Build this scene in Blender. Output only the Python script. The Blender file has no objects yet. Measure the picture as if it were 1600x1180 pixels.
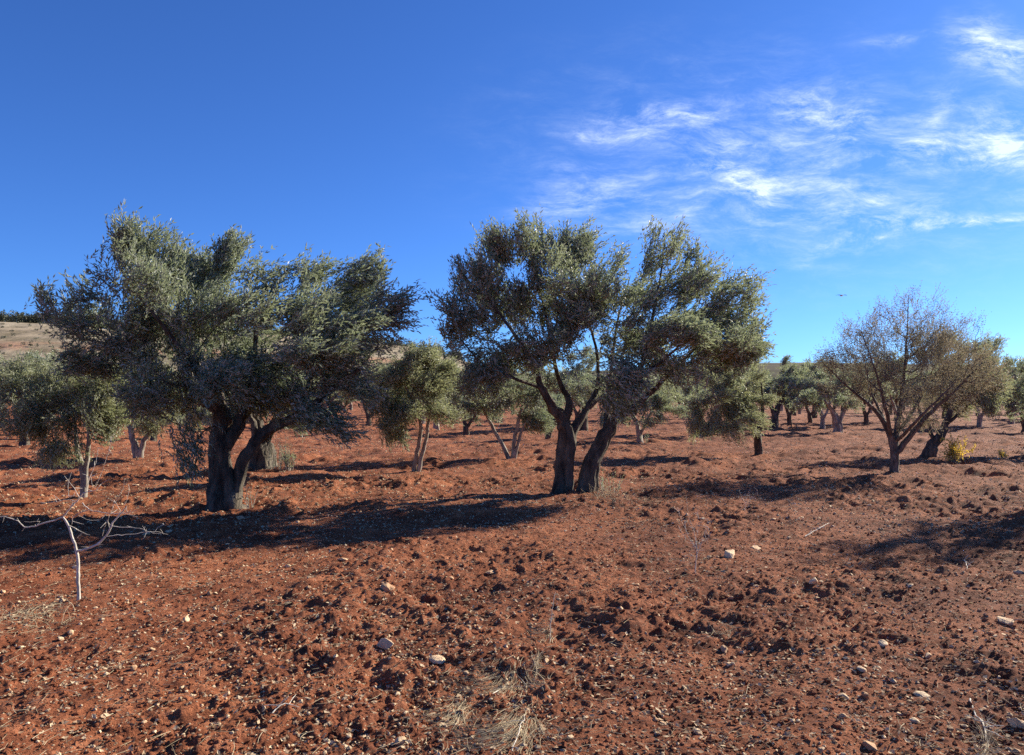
import bpy, bmesh, math, random
import numpy as np
from mathutils import Vector, Matrix
import mathutils

rng = np.random.default_rng(7)
random.seed(7)
SC = bpy.context.scene
COL = SC.collection
F, CX, HY, CAMH = 1180.0, 800.0, 620.0, 1.6     # focal length and horizon row of the photograph, eye height in metres
SUN_AZ, SUN_EL = math.radians(54), math.radians(26)

# ------------------------------------------------------------------ helpers
def P(px, py, D):
    return np.array([(px - CX) / F * D, D, CAMH + (HY - py) / F * D])

def tag(o, label=None, cat=None, group=None, kind=None):
    if label: o['label'] = label
    if cat: o['category'] = cat
    if group: o['group'] = group
    if kind: o['kind'] = kind
    return o

def mesh_np(name, verts, faces, mat, parent=None, smooth=False, nper=4, attr=None, loc=None):
    """faces: (n, nper) index array"""
    verts = np.asarray(verts, dtype=np.float32).reshape(-1, 3)
    faces = np.asarray(faces, dtype=np.int32).reshape(-1, nper)
    me = bpy.data.meshes.new(name)
    me.vertices.add(len(verts)); me.vertices.foreach_set('co', verts.ravel())
    me.loops.add(faces.size); me.loops.foreach_set('vertex_index', faces.ravel())
    me.polygons.add(len(faces))
    me.polygons.foreach_set('loop_start', np.arange(0, faces.size, nper, dtype=np.int32))
    try: me.polygons.foreach_set('loop_total', np.full(len(faces), nper, dtype=np.int32))
    except Exception: pass
    me.polygons.foreach_set('use_smooth', np.full(len(faces), smooth, dtype=bool))
    if attr is not None:
        a = me.attributes.new('tint', 'FLOAT', 'POINT'); a.data.foreach_set('value', np.asarray(attr, dtype=np.float32))
    me.update(calc_edges=True)
    me.materials.append(mat)
    o = bpy.data.objects.new(name, me); COL.objects.link(o)
    if parent is not None: o.parent = parent
    if loc is not None: o.location = loc
    return o

def empty(name, loc):
    o = bpy.data.objects.new(name, None); COL.objects.link(o)
    o.location = loc; o.empty_display_size = .2
    return o

def _hash(ix, iy, s):
    h = (ix.astype(np.int64) * 374761393 + iy.astype(np.int64) * 668265263 + s * 974711) & 0xffffffff
    h = ((h ^ (h >> 13)) * 1274126177) & 0xffffffff
    h = (h ^ (h >> 16)) & 0xffffff
    return h.astype(np.float64) / 0xffffff

def vn(x, y, s=0):
    """smooth value noise, -1..1"""
    x = np.asarray(x, dtype=np.float64); y = np.asarray(y, dtype=np.float64)
    ix = np.floor(x); iy = np.floor(y); fx = x - ix; fy = y - iy
    ix = ix.astype(np.int64); iy = iy.astype(np.int64)
    fx = fx * fx * (3 - 2 * fx); fy = fy * fy * (3 - 2 * fy)
    a = _hash(ix, iy, s); b = _hash(ix + 1, iy, s); c = _hash(ix, iy + 1, s); d = _hash(ix + 1, iy + 1, s)
    return ((a * (1 - fx) + b * fx) * (1 - fy) + (c * (1 - fx) + d * fx) * fy) * 2 - 1

def sstep(a, b, x):
    t = np.clip((x - a) / (b - a), 0, 1); return t * t * (3 - 2 * t)

def height(x, y, step=0.004):
    """tilled soil surface: undulation, furrows, clumps, clods, crumbs"""
    x = np.asarray(x, dtype=np.float64); y = np.asarray(y, dtype=np.float64)
    r = np.hypot(x, y)
    h = 0.10 * vn(x / 9 + 3.1, y / 9 + 1.7, 1) * sstep(4, 20, r) + 0.05 * vn(x / 2.7, y / 3.6, 2)
    u = x * .92 - y * .38; v = x * .38 + y * .92
    wx = u + .12 * vn(x / .7, y / .7, 3)
    h = h + 0.040 * vn(wx / .42, v / 1.5, 4) + .045 * vn(x / 2.4, y / .75 + .3 * vn(x / 1.3, y / 1.3, 61), 62) * sstep(6, 12, r)
    fw = (x * .80 - y * .60) / .46 + .5 * vn(x / 1.6, y / 1.6, 71); tri = np.abs((fw % 1) - .5) * 2
    h = h + .022 * (tri - .5) * sstep(-.4, .5, vn(x / 2.2 + 7, y / 2.2, 72))
    def oc(L, amp, seed, kind=0):
        w = sstep(1.1, 2.6, L / step)
        a = .83 * x + .56 * y; b = -.56 * x + .83 * y
        a = a + L * .5 * vn(x / L * .7 + 9, y / L * .7, seed + 50); b = b + L * .5 * vn(x / L * .7, y / L * .7 + 5, seed + 51)
        n = vn(a / L, b / L, seed)
        if kind == 1: n = 1 - 2 * np.abs(n)          # rounded clumps parted by creases
        if kind == 2: n = np.where(n > .25, (n - .25) * 1.6, 0) * 1.3 - .1   # separate clods
        return amp * n * w
    rough = (.36 + .70 * sstep(-.5, .5, vn(x / 1.1 + 40, y / 1.1, 9))) * (1 + 1.15 * sstep(7, 20, r))
    h = h + rough * (oc(.75, .030, 10) + oc(.36, .030, 11) + oc(.20, .020, 12, 0) + oc(.13, .020, 13, 2) + oc(.085, .012, 14)
                     + oc(.055, .016, 15, 2) + oc(.030, .0085, 16) + oc(.016, .0055, 17))
    return h

def gz(x, y, step=.01): return float(height(np.array([x]), np.array([y]), step)[0])

# ------------------------------------------------------------------ materials
def nodes(m):
    m.use_nodes = True; nt = m.node_tree; nt.nodes.clear(); return nt, nt.nodes, nt.links

def ramp(N, pts, interp='LINEAR'):
    r = N.new('ShaderNodeValToRGB'); e = r.color_ramp; e.interpolation = interp
    while len(e.elements) < len(pts): e.elements.new(.5)
    for el, (p, c) in zip(e.elements, pts): el.position = p; el.color = (*c, 1) if len(c) == 3 else c
    return r

def noise(N, L, vec, scale, detail=4, rough=.6, dist=0.0):
    n = N.new('ShaderNodeTexNoise'); n.inputs['Scale'].default_value = scale
    n.inputs['Detail'].default_value = detail; n.inputs['Roughness'].default_value = rough
    n.inputs['Distortion'].default_value = dist
    L.new(vec, n.inputs['Vector']); return n

def mixc(N, L, fac, a, b, blend='MIX'):
    m = N.new('ShaderNodeMix'); m.data_type = 'RGBA'; m.blend_type = blend
    for i, v in ((0, fac), (6, a), (7, b)):
        if hasattr(v, 'links') or hasattr(v, 'is_linked'): L.new(v, m.inputs[i])
        else: m.inputs[i].default_value = v if i == 0 else (*v, 1)
    return m.outputs[2]

def soil_mat(name='soil_red', k=1.0):
    m = bpy.data.materials.new(name); nt, N, L = nodes(m)
    geo = N.new('ShaderNodeNewGeometry'); pos = geo.outputs['Position']
    b = N.new('ShaderNodeBsdfPrincipled'); out = N.new('ShaderNodeOutputMaterial')
    L.new(b.outputs[0], out.inputs[0])
    big = noise(N, L, pos, .9, 5); mid = noise(N, L, pos, 5, 5, .65); fine = noise(N, L, pos, 45, 5, .7); gr = noise(N, L, pos, 210, 3, .6)
    c1 = ramp(N, [(.32, (.19*k, .064*k, .032*k)), (.50, (.36*k, .130*k, .062*k)), (.68, (.48*k, .200*k, .105*k))]); L.new(mid.outputs[0], c1.inputs[0])
    c2 = ramp(N, [(.36, (.50, .44, .42)), (.56, (1.0, 1.0, 1.0)), (.70, (1.35, 1.3, 1.25))]); L.new(fine.outputs[0], c2.inputs[0])
    col = mixc(N, L, .75, c1.outputs[0], c2.outputs[0], 'MULTIPLY')
    c3 = ramp(N, [(.36, (.66, .60, .62)), (.5, (.92, .9, .9)), (.64, (1.15, 1.15, 1.1))]); L.new(big.outputs[0], c3.inputs[0])
    col = mixc(N, L, 1.0, col, c3.outputs[0], 'MULTIPLY')
    # grit: small pale chips lying in the soil
    v = N.new('ShaderNodeTexVoronoi'); v.inputs['Scale'].default_value = 46; L.new(pos, v.inputs['Vector'])
    sepv = N.new('ShaderNodeSeparateColor'); L.new(v.outputs['Color'], sepv.inputs[0])
    t1 = ramp(N, [(.26, (1, 1, 1)), (.36, (0, 0, 0))]); L.new(v.outputs['Distance'], t1.inputs[0])
    t2 = ramp(N, [(.82, (0, 0, 0)), (.86, (1, 1, 1))]); L.new(sepv.outputs[0], t2.inputs[0])
    mu = N.new('ShaderNodeMath'); mu.operation = 'MULTIPLY'; L.new(t1.outputs[0], mu.inputs[0]); L.new(t2.outputs[0], mu.inputs[1])
    v2 = N.new('ShaderNodeTexVoronoi'); v2.inputs['Scale'].default_value = 13; L.new(pos, v2.inputs['Vector'])
    s2 = N.new('ShaderNodeSeparateColor'); L.new(v2.outputs['Color'], s2.inputs[0])
    t3 = ramp(N, [(.16, (1, 1, 1)), (.22, (0, 0, 0))]); L.new(v2.outputs['Distance'], t3.inputs[0])
    t4 = ramp(N, [(.80, (0, 0, 0)), (.84, (1, 1, 1))]); L.new(s2.outputs[1], t4.inputs[0])
    mu2 = N.new('ShaderNodeMath'); mu2.operation = 'MULTIPLY'; L.new(t3.outputs[0], mu2.inputs[0]); L.new(t4.outputs[0], mu2.inputs[1])
    mx = N.new('ShaderNodeMath'); mx.operation = 'MAXIMUM'; L.new(mu.outputs[0], mx.inputs[0]); L.new(mu2.outputs[0], mx.inputs[1])
    chip = ramp(N, [(0, (.24, .13, .075)), (.5, (.40, .27, .17)), (1, (.50, .40, .29))]); L.new(sepv.outputs[2], chip.inputs[0])
    col = mixc(N, L, mx.outputs[0], col, chip.outputs[0])
    L.new(col, b.inputs['Base Color']); b.inputs['Roughness'].default_value = .95
    if 'Diffuse Roughness' in b.inputs: b.inputs['Diffuse Roughness'].default_value = .40
    b.inputs['Specular IOR Level'].default_value = .12
    ad = N.new('ShaderNodeMath'); ad.operation = 'MULTIPLY_ADD'; ad.inputs[1].default_value = .45
    L.new(gr.outputs[0], ad.inputs[0]); L.new(fine.outputs[0], ad.inputs[2])
    ad2 = N.new('ShaderNodeMath'); ad2.operation = 'MULTIPLY_ADD'; ad2.inputs[1].default_value = .5
    L.new(mx.outputs[0], ad2.inputs[0]); L.new(ad.outputs[0], ad2.inputs[2])
    ad3 = N.new('ShaderNodeMath'); ad3.operation = 'MULTIPLY_ADD'; ad3.inputs[1].default_value = 1.6
    L.new(mid.outputs[0], ad3.inputs[0]); L.new(ad2.outputs[0], ad3.inputs[2])
    lo = noise(N, L, pos, 1.5, 7, .68); bl = N.new('ShaderNodeBump'); bl.inputs['Strength'].default_value = .8; bl.inputs['Distance'].default_value = .16; L.new(lo.outputs[0], bl.inputs['Height'])
    bp = N.new('ShaderNodeBump'); bp.inputs['Strength'].default_value = 1; bp.inputs['Distance'].default_value = .026; L.new(bl.outputs[0], bp.inputs['Normal'])
    L.new(ad3.outputs[0], bp.inputs['Height']); L.new(bp.outputs[0], b.inputs['Normal'])
    return m

def leaf_mat(name, top, under, trans, young, spec=.40, tr=.40, rough=.50, sick=None):
    m = bpy.data.materials.new(name); nt, N, L = nodes(m)
    at = N.new('ShaderNodeAttribute'); at.attribute_name = 'tint'
    geo = N.new('ShaderNodeNewGeometry')
    d = tuple(c * .55 for c in top)
    r1 = ramp(N, [(0, d), (.5, top), (.85, young), (1, sick or young)]); L.new(at.outputs['Fac'], r1.inputs[0])
    r2 = ramp(N, [(0, tuple(c * .75 for c in under)), (.8, under), (1, sick or under)]); L.new(at.outputs['Fac'], r2.inputs[0])
    col = mixc(N, L, geo.outputs['Backfacing'], r1.outputs[0], r2.outputs[0])
    b = N.new('ShaderNodeBsdfPrincipled'); L.new(col, b.inputs['Base Color'])
    b.inputs['Roughness'].default_value = rough; b.inputs['Specular IOR Level'].default_value = spec
    t = N.new('ShaderNodeBsdfTranslucent'); t.inputs[0].default_value = (*trans, 1)
    mx = N.new('ShaderNodeMixShader'); mx.inputs[0].default_value = tr
    L.new(b.outputs[0], mx.inputs[1]); L.new(t.outputs[0], mx.inputs[2])
    out = N.new('ShaderNodeOutputMaterial'); L.new(mx.outputs[0], out.inputs[0])
    return m

def bark_mat(name, dark, light, scale=9.0, bump=.02):
    m = bpy.data.materials.new(name); nt, N, L = nodes(m)
    tc = N.new('ShaderNodeTexCoord'); mp = N.new('ShaderNodeMapping'); mp.inputs['Scale'].default_value = (1, 1, .3)
    L.new(tc.outputs['Object'], mp.inputs[0])
    n1 = noise(N, L, mp.outputs[0], scale, 6, .65, .6); n2 = noise(N, L, tc.outputs['Object'], 3.0, 3); n3 = noise(N, L, mp.outputs[0], scale * 5, 4, .7)
    r = ramp(N, [(.33, dark), (.52, tuple((a + b) / 2 for a, b in zip(dark, light))), (.66, light)]); L.new(n1.outputs[0], r.inputs[0])
    r2 = ramp(N, [(.35, (.65, .65, .65)), (.7, (1.2, 1.15, 1.05))]); L.new(n2.outputs[0], r2.inputs[0])
    col = mixc(N, L, .8, r.outputs[0], r2.outputs[0], 'MULTIPLY')
    b = N.new('ShaderNodeBsdfPrincipled'); L.new(col, b.inputs['Base Color']); b.inputs['Roughness'].default_value = .85
    b.inputs['Specular IOR Level'].default_value = .2
    ad = N.new('ShaderNodeMath'); ad.operation = 'MULTIPLY_ADD'; ad.inputs[1].default_value = .35
    L.new(n3.outputs[0], ad.inputs[0]); L.new(n1.outputs[0], ad.inputs[2])
    bp = N.new('ShaderNodeBump'); bp.inputs['Strength'].default_value = 1; bp.inputs['Distance'].default_value = bump
    L.new(ad.outputs[0], bp.inputs['Height']); L.new(bp.outputs[0], b.inputs['Normal'])
    out = N.new('ShaderNodeOutputMaterial'); L.new(b.outputs[0], out.inputs[0])
    return m

def plain_mat(name, c, rough=.8, var=.35, scale=20, tr=0, per_object=False):
    m = bpy.data.materials.new(name); nt, N, L = nodes(m)
    tc = N.new('ShaderNodeTexCoord'); n1 = noise(N, L, tc.outputs['Object'], scale, 5, .65)
    r = ramp(N, [(.3, tuple(x * (1 - var) for x in c)), (.7, tuple(min(1, x * (1 + var)) for x in c))]); L.new(n1.outputs[0], r.inputs[0])
    col = r.outputs[0]
    if per_object:
        oi = N.new('ShaderNodeObjectInfo')
        r3 = ramp(N, [(0, (.62, .45, .36)), (.3, (.9, .78, .68)), (.7, (1.1, 1.05, 1.0)), (1, (1.35, 1.3, 1.2))]); L.new(oi.outputs['Random'], r3.inputs[0])
        col = mixc(N, L, 1.0, col, r3.outputs[0], 'MULTIPLY')
        g = N.new('ShaderNodeNewGeometry'); n4 = noise(N, L, g.outputs['Position'], 14, 3)
        r4 = ramp(N, [(.42, (0, 0, 0)), (.62, (1, 1, 1))]); L.new(n4.outputs[0], r4.inputs[0])
        mm = N.new('ShaderNodeMath'); mm.operation = 'MULTIPLY'; mm.inputs[1].default_value = .38; L.new(r4.outputs[0], mm.inputs[0])
        col = mixc(N, L, mm.outputs[0], col, (.27, .10, .05))     # red soil smeared on the stone
    b = N.new('ShaderNodeBsdfPrincipled'); L.new(col, b.inputs['Base Color']); b.inputs['Roughness'].default_value = rough
    b.inputs['Specular IOR Level'].default_value = .25
    bp = N.new('ShaderNodeBump'); bp.inputs['Strength'].default_value = .7; bp.inputs['Distance'].default_value = .012
    L.new(n1.outputs[0], bp.inputs['Height']); L.new(bp.outputs[0], b.inputs['Normal'])
    out = N.new('ShaderNodeOutputMaterial')
    if tr:
        t = N.new('ShaderNodeBsdfTranslucent'); L.new(col, t.inputs[0]); mx = N.new('ShaderNodeMixShader'); mx.inputs[0].default_value = tr
        L.new(b.outputs[0], mx.inputs[1]); L.new(t.outputs[0], mx.inputs[2]); L.new(mx.outputs[0], out.inputs[0])
    else: L.new(b.outputs[0], out.inputs[0])
    return m

def tint_mat(name, pts, rough=.8, tr=.15):
    m = bpy.data.materials.new(name); nt, N, L = nodes(m)
    at = N.new('ShaderNodeAttribute'); at.attribute_name = 'tint'
    r = ramp(N, pts); L.new(at.outputs['Fac'], r.inputs[0])
    b = N.new('ShaderNodeBsdfPrincipled'); L.new(r.outputs[0], b.inputs['Base Color']); b.inputs['Roughness'].default_value = rough
    b.inputs['Specular IOR Level'].default_value = .08
    t = N.new('ShaderNodeBsdfTranslucent'); L.new(r.outputs[0], t.inputs[0]); mx = N.new('ShaderNodeMixShader'); mx.inputs[0].default_value = tr
    out = N.new('ShaderNodeOutputMaterial'); L.new(b.outputs[0], mx.inputs[1]); L.new(t.outputs[0], mx.inputs[2]); L.new(mx.outputs[0], out.inputs[0])
    return m

M_SOIL = soil_mat()
M_LEAF = leaf_mat('olive_leaf', (.135, .168, .108), (.46, .50, .42), (.24, .28, .15), (.22, .28, .155))
M_LEAF2 = leaf_mat('young_olive_leaf', (.155, .180, .095), (.46, .485, .37), (.29, .315, .155), (.27, .305, .145))
M_ALM = leaf_mat('almond_leaf', (.20, .205, .145), (.34, .335, .265), (.33, .28, .17), (.25, .25, .15), sick=(.36, .20, .09), rough=.7, spec=.2, tr=.25)
M_YEL = leaf_mat('yellow_leaf', (.52, .36, .07), (.56, .42, .12), (.60, .42, .07), (.62, .44, .09), tr=.45)
M_PINE = leaf_mat('pine_needles', (.075, .085, .055), (.095, .105, .07), (.09, .10, .06), (.10, .10, .06), spec=.2, tr=.1)
M_BARK = bark_mat('old_olive_bark', (.030, .025, .021), (.17, .145, .115), 9, .04)
M_BARKP = bark_mat('pale_olive_bark', (.13, .11, .09), (.42, .39, .34), 14, .01)
M_BARKD = bark_mat('almond_bark', (.05, .045, .04), (.19, .175, .155), 18, .01)
M_TWIG = bark_mat('pale_twig_bark', (.36, .33, .29), (.66, .62, .55), 30, .003)
M_STONE = plain_mat('limestone', (.60, .47, .31), .85, .30, 16, per_object=True)
M_LITTER = tint_mat('dry_leaf_litter', [(0, (.12, .07, .042)), (.35, (.25, .165, .105)), (.7, (.44, .33, .215)), (1, (.62, .50, .33))])
M_STRAW = tint_mat('straw', [(0, (.26, .20, .13)), (.5, (.46, .37, .24)), (1, (.62, .53, .36))], .7, .2)

# ------------------------------------------------------------------ world, sun, camera
W = bpy.data.worlds.new('World'); SC.world = W; W.use_nodes = True
nt = W.node_tree; N = nt.nodes; L = nt.links; N.clear()
sky = N.new('ShaderNodeTexSky'); sky.sky_type = 'NISHITA'; sky.sun_disc = False
sky.sun_elevation = SUN_EL; sky.sun_rotation = SUN_AZ
sky.altitude = 600; sky.air_density = .82; sky.dust_density = .35; sky.ozone_density = 3.0
tcw = N.new('ShaderNodeTexCoord'); sep = N.new('ShaderNodeSeparateXYZ'); L.new(tcw.outputs['Generated'], sep.inputs[0])
def wm(op, a, b=None, c=None):
    n = N.new('ShaderNodeMath'); n.operation = op
    for i, v in enumerate((a, b, c)):
        if v is None: continue
        if isinstance(v, (int, float)): n.inputs[i].default_value = v
        else: L.new(v, n.inputs[i])
    return n.outputs[0]
yy = wm('MAXIMUM', sep.outputs[1], .02)
comb = N.new('ShaderNodeCombineXYZ'); L.new(wm('DIVIDE', sep.outputs[0], yy), comb.inputs[0]); L.new(wm('DIVIDE', sep.outputs[2], yy), comb.inputs[1])
pv = comb.outputs[0]
# warped coordinates so cirrus edges curl
wn = noise(N, L, pv, 5, 4, .6); wv = N.new('ShaderNodeVectorMath'); wv.operation = 'MULTIPLY_ADD'
sub = N.new('ShaderNodeVectorMath'); sub.operation = 'SUBTRACT'; L.new(wn.outputs['Color'], sub.inputs[0]); sub.inputs[1].default_value = (.5, .5, .5)
L.new(sub.outputs[0], wv.inputs[0]); wv.inputs[1].default_value = (.07, .04, 0); L.new(pv, wv.inputs[2])
wpv = wv.outputs[0]
CLOUDS = [(1010,192,110,30,6,.75),(1085,178,90,22,4,.55),(905,212,60,9,-4,.4),(1295,185,110,48,-6,.85),(1255,160,60,25,5,.5),(1330,205,50,24,20,.55),
 (1140,262,110,50,-22,.75),(1165,290,80,20,-26,1.2),(1190,305,30,18,-35,.8),(1150,222,60,30,20,.5),(1440,237,140,26,2,.9),(1565,212,90,48,12,1.2),(1560,244,130,26,0,.9),
 (1660,230,110,50,0,1.0),(1535,72,65,45,-30,.9),(1590,92,90,38,-12,1.0),(1700,100,110,50,0,.9),(960,310,100,55,-14,.5),(865,327,70,24,4,.5),(905,300,60,22,-30,.3),(1300,312,150,62,-8,.5),
 (1372,308,34,14,-18,1.0),(1345,365,110,14,22,.85),(1425,345,70,14,6,.9),(1550,350,150,13,2,1.1),(1700,345,120,16,0,.9),(1462,180,60,30,40,.45),(1395,66,60,10,6,.4),
 (1600,310,60,12,3,.5),(1480,352,120,9,4,.9),(1380,372,70,8,24,.7),(1180,360,60,40,60,.22),(1250,270,480,170,-3,.22),(1060,340,110,40,10,.3)]
acc = None
for (cx, cy, rx, ry, ang, st) in CLOUDS:
    mp = N.new('ShaderNodeMapping'); mp.vector_type = 'TEXTURE'
    mp.inputs['Location'].default_value = ((cx - CX) / F, (HY - cy) / F, 0); mp.inputs['Rotation'].default_value = (0, 0, math.radians(ang))
    mp.inputs['Scale'].default_value = (rx / F * 1.4, ry / F * 1.7, 1); L.new(wpv, mp.inputs[0])
    gt = N.new('ShaderNodeTexGradient'); gt.gradient_type = 'QUADRATIC_SPHERE'; L.new(mp.outputs[0], gt.inputs[0])
    acc = wm('MULTIPLY_ADD', gt.outputs['Fac'], st, acc if acc is not None else 0.0)
mpc = N.new('ShaderNodeMapping'); mpc.inputs['Rotation'].default_value = (0, 0, math.radians(-18)); mpc.inputs['Scale'].default_value = (.55, 1.5, 1); L.new(wpv, mpc.inputs[0])
cn = noise(N, L, mpc.outputs[0], 16, 12, .74, .35)
mpd = N.new('ShaderNodeMapping'); mpd.inputs['Rotation'].default_value = (0, 0, math.radians(32)); mpd.inputs['Scale'].default_value = (.45, 1.8, 1); L.new(wpv, mpd.inputs[0])
cn2 = noise(N, L, mpd.outputs[0], 26, 9, .7, .3)
wisp = N.new('ShaderNodeMapRange'); wisp.inputs['From Min'].default_value = .38; wisp.inputs['From Max'].default_value = .70; L.new(cn.outputs[0], wisp.inputs[0])
wisp2 = N.new('ShaderNodeMapRange'); wisp2.inputs['From Min'].default_value = .34; wisp2.inputs['From Max'].default_value = .72; wisp2.inputs['To Min'].default_value = .18; L.new(cn2.outputs[0], wisp2.inputs[0])
cm = wm('MULTIPLY', wm('MULTIPLY', wm('POWER', acc, .8), wm('POWER', wm('MULTIPLY', wisp.outputs[0], wisp2.outputs[0]), 1.25)), 2.5)
cm = wm('MULTIPLY', wm('MINIMUM', cm, .85), wm('GREATER_THAN', sep.outputs[1], .03))
hs = N.new('ShaderNodeMix'); hs.data_type = 'RGBA'; hs.blend_type = 'MULTIPLY'; hs.inputs[0].default_value = 1
SKY_TINT = (.46, .83, 1.47)
L.new(sky.outputs[0], hs.inputs[6]); hs.inputs[7].default_value = (*SKY_TINT, 1)
mc = N.new('ShaderNodeMix'); mc.data_type = 'RGBA'; L.new(cm, mc.inputs[0]); L.new(hs.outputs[2], mc.inputs[6]); mc.inputs[7].default_value = (8.6, 9.8, 12.0, 1)
bg = N.new('ShaderNodeBackground'); bg.inputs[1].default_value = .046; L.new(mc.outputs[2], bg.inputs[0])
ow = N.new('ShaderNodeOutputWorld'); L.new(bg.outputs[0], ow.inputs[0])

sl = bpy.data.lights.new('sun', 'SUN'); sl.energy = 5.0; sl.angle = math.radians(.5); sl.color = (1, .90, .74)
so = bpy.data.objects.new('sun', sl); COL.objects.link(so)
sd = Vector((math.sin(SUN_AZ) * math.cos(SUN_EL), math.cos(SUN_AZ) * math.cos(SUN_EL), math.sin(SUN_EL)))
so.rotation_euler = sd.to_track_quat('Z', 'Y').to_euler(); so.location = sd * 60

cam = bpy.data.cameras.new('camera'); cam.sensor_width = 36; cam.lens = 36 * F / 1600; cam.shift_y = (HY - 590) / 1600
cam.clip_start = .05; cam.clip_end = 20000
co = bpy.data.objects.new('camera', cam); COL.objects.link(co); co.location = (0, 0, CAMH); co.rotation_euler = (math.pi / 2, 0, 0)
SC.camera = co
SC.view_settings.view_transform = 'Standard'; SC.view_settings.look = 'None'; SC.view_settings.exposure = 1.4; SC.view_settings.gamma = 1
cy = SC.cycles; cy.max_bounces = 6; cy.diffuse_bounces = 4; cy.glossy_bounces = 2; cy.transmission_bounces = 3; cy.transparent_max_bounces = 4
cy.use_denoising = False; cy.caustics_reflective = False; cy.caustics_refractive = False
try: cy.denoiser = 'OPENIMAGEDENOISE'; cy.denoising_prefilter = 'ACCURATE'
except Exception: pass

# ------------------------------------------------------------------ ground sheet
def rows():
    r = [.4]
    while r[-1] < 2.7: r.append(r[-1] * 1.03)
    while r[-1] < 17: r.append(r[-1] * 1.0036)
    while r[-1] < 60: r.append(r[-1] * 1.006)
    while r[-1] < 4000: r.append(r[-1] * 1.05)
    return np.array(r)
R = rows()
half = math.radians(45)
dense = np.linspace(-half, half, 1250)
k = np.linspace(0, 1, 80)[1:]
side = half + (math.pi - half) * (k ** 1.7)
ang = np.concatenate([-side[::-1][1:], dense, side])          # from just over -180 to 180
nA, nR = len(ang), len(R)
A2, R2 = np.meshgrid(ang, R)
X = R2 * np.sin(A2); Y = R2 * np.cos(A2)
da = np.gradient(ang)[None, :] * R2; dr = np.gradient(R)[:, None] + 0 * A2
stp = np.maximum(da, dr * .55)
Z = height(X, Y, stp)
Z = Z * (1 - sstep(60, 200, R2)) + .15 * sstep(60, 200, R2) * vn(X / 40, Y / 40, 5)
V = np.stack([X, Y, Z], -1).reshape(-1, 3)
i0 = (np.arange(nR - 1)[:, None] * nA + np.arange(nA)[None, :]); j = (np.arange(nA) + 1) % nA
i1 = (np.arange(nR - 1)[:, None] * nA + j[None, :])
Q = np.stack([i0, i0 + nA, i1 + nA, i1], -1).reshape(-1, 4)
V = np.vstack([V, [[0, 0, float(Z[0].mean())]]])
c_ = len(V) - 1
Qc = np.stack([np.full(nA // 2, c_), (np.arange(0, nA - 1, 2)[:nA // 2]), (np.arange(0, nA - 1, 2)[:nA // 2] + 1), (np.arange(0, nA - 1, 2)[:nA // 2] + 2) % nA], -1)
g = mesh_np('ground', V, np.vstack([Q, Qc]), M_SOIL, smooth=True)
tag(g, kind='structure')

# ------------------------------------------------------------------ tree machinery
def ring_tubes(chains, sides_of, flute=None, seed=0):
    """chains: list of (pts (n,3), radii (n,)) -> verts, quads"""
    V, Q = [], []; base = 0; rr = np.random.default_rng(seed)
    for pts, rad in chains:
        n = len(pts)
        if n < 2: continue
        s = sides_of(rad.max())
        tan = np.gradient(pts, axis=0); tan /= np.linalg.norm(tan, axis=1)[:, None] + 1e-9
        ref = np.array([1.0, 0.13, .07]) if abs(tan[0][0]) < .8 else np.array([0, 1.0, .1])
        u = ref[None, :] - (tan @ ref)[:, None] * tan; u /= np.linalg.norm(u, axis=1)[:, None] + 1e-9
        w = np.cross(tan, u)
        th = np.linspace(0, 2 * np.pi, s, endpoint=False)
        rm = rad[:, None] * np.ones(s)[None, :]
        if s >= 12:
            hz = np.cumsum(np.r_[0, np.linalg.norm(np.diff(pts, axis=0), axis=1)])[:, None]
            ph = rr.uniform(0, 6, 4)
            f = .13 * np.sin(3 * th + ph[0] + hz * 1.6) + .08 * np.sin(5 * th + ph[1] - hz * 2.4) + .06 * np.sin(8 * th + ph[2] + hz * 3)
            f = f + .10 * vn(np.cos(th) * 2.1 + hz * 3.1 + ph[3], np.sin(th) * 2.1 + hz * 2.2, 5) + .06 * vn(np.cos(th) * 5 + hz * 9, np.sin(th) * 5 + hz * 8 + ph[1], 6)
            f = f * (1 + .8 * sstep(.08, .18, rad[:, None]))
            zz = np.clip(pts[:, 2:3] + .12, 0, 9); f = f + sstep(.16, .25, rad[0]) * np.exp(-zz / .16) * .26 * np.maximum(0, np.sin(5 * th + ph[3]) + .3 * np.sin(3 * th))
            rm = rm * (1 + f)
        ringv = pts[:, None, :] + rm[:, :, None] * (np.cos(th)[None, :, None] * u[:, None, :] + np.sin(th)[None, :, None] * w[:, None, :])
        V.append(ringv.reshape(-1, 3))
        a = base + np.arange(n - 1)[:, None] * s + np.arange(s)[None, :]; b = base + np.arange(n - 1)[:, None] * s + (np.arange(s)[None, :] + 1) % s
        Q.append(np.stack([a, b, b + s, a + s], -1).reshape(-1, 4)); base += n * s
    if not V: return None, None
    return np.vstack(V), np.vstack(Q)

def catmull(pts, step):
    pts = np.array(pts, dtype=float); out = []
    p = np.vstack([2 * pts[0] - pts[1], pts, 2 * pts[-1] - pts[-2]])
    for i in range(1, len(p) - 2):
        d = np.linalg.norm(p[i + 1][:3] - p[i][:3]); n = max(1, int(round(d / step)))
        for t in np.arange(n) / n:
            out.append(.5 * ((2 * p[i]) + (-p[i - 1] + p[i + 1]) * t + (2 * p[i - 1] - 5 * p[i] + 4 * p[i + 1] - p[i + 2]) * t * t + (-p[i - 1] + 3 * p[i] - 3 * p[i + 1] + p[i + 2]) * t ** 3))
    out.append(pts[-1]); return np.array(out)

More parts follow.
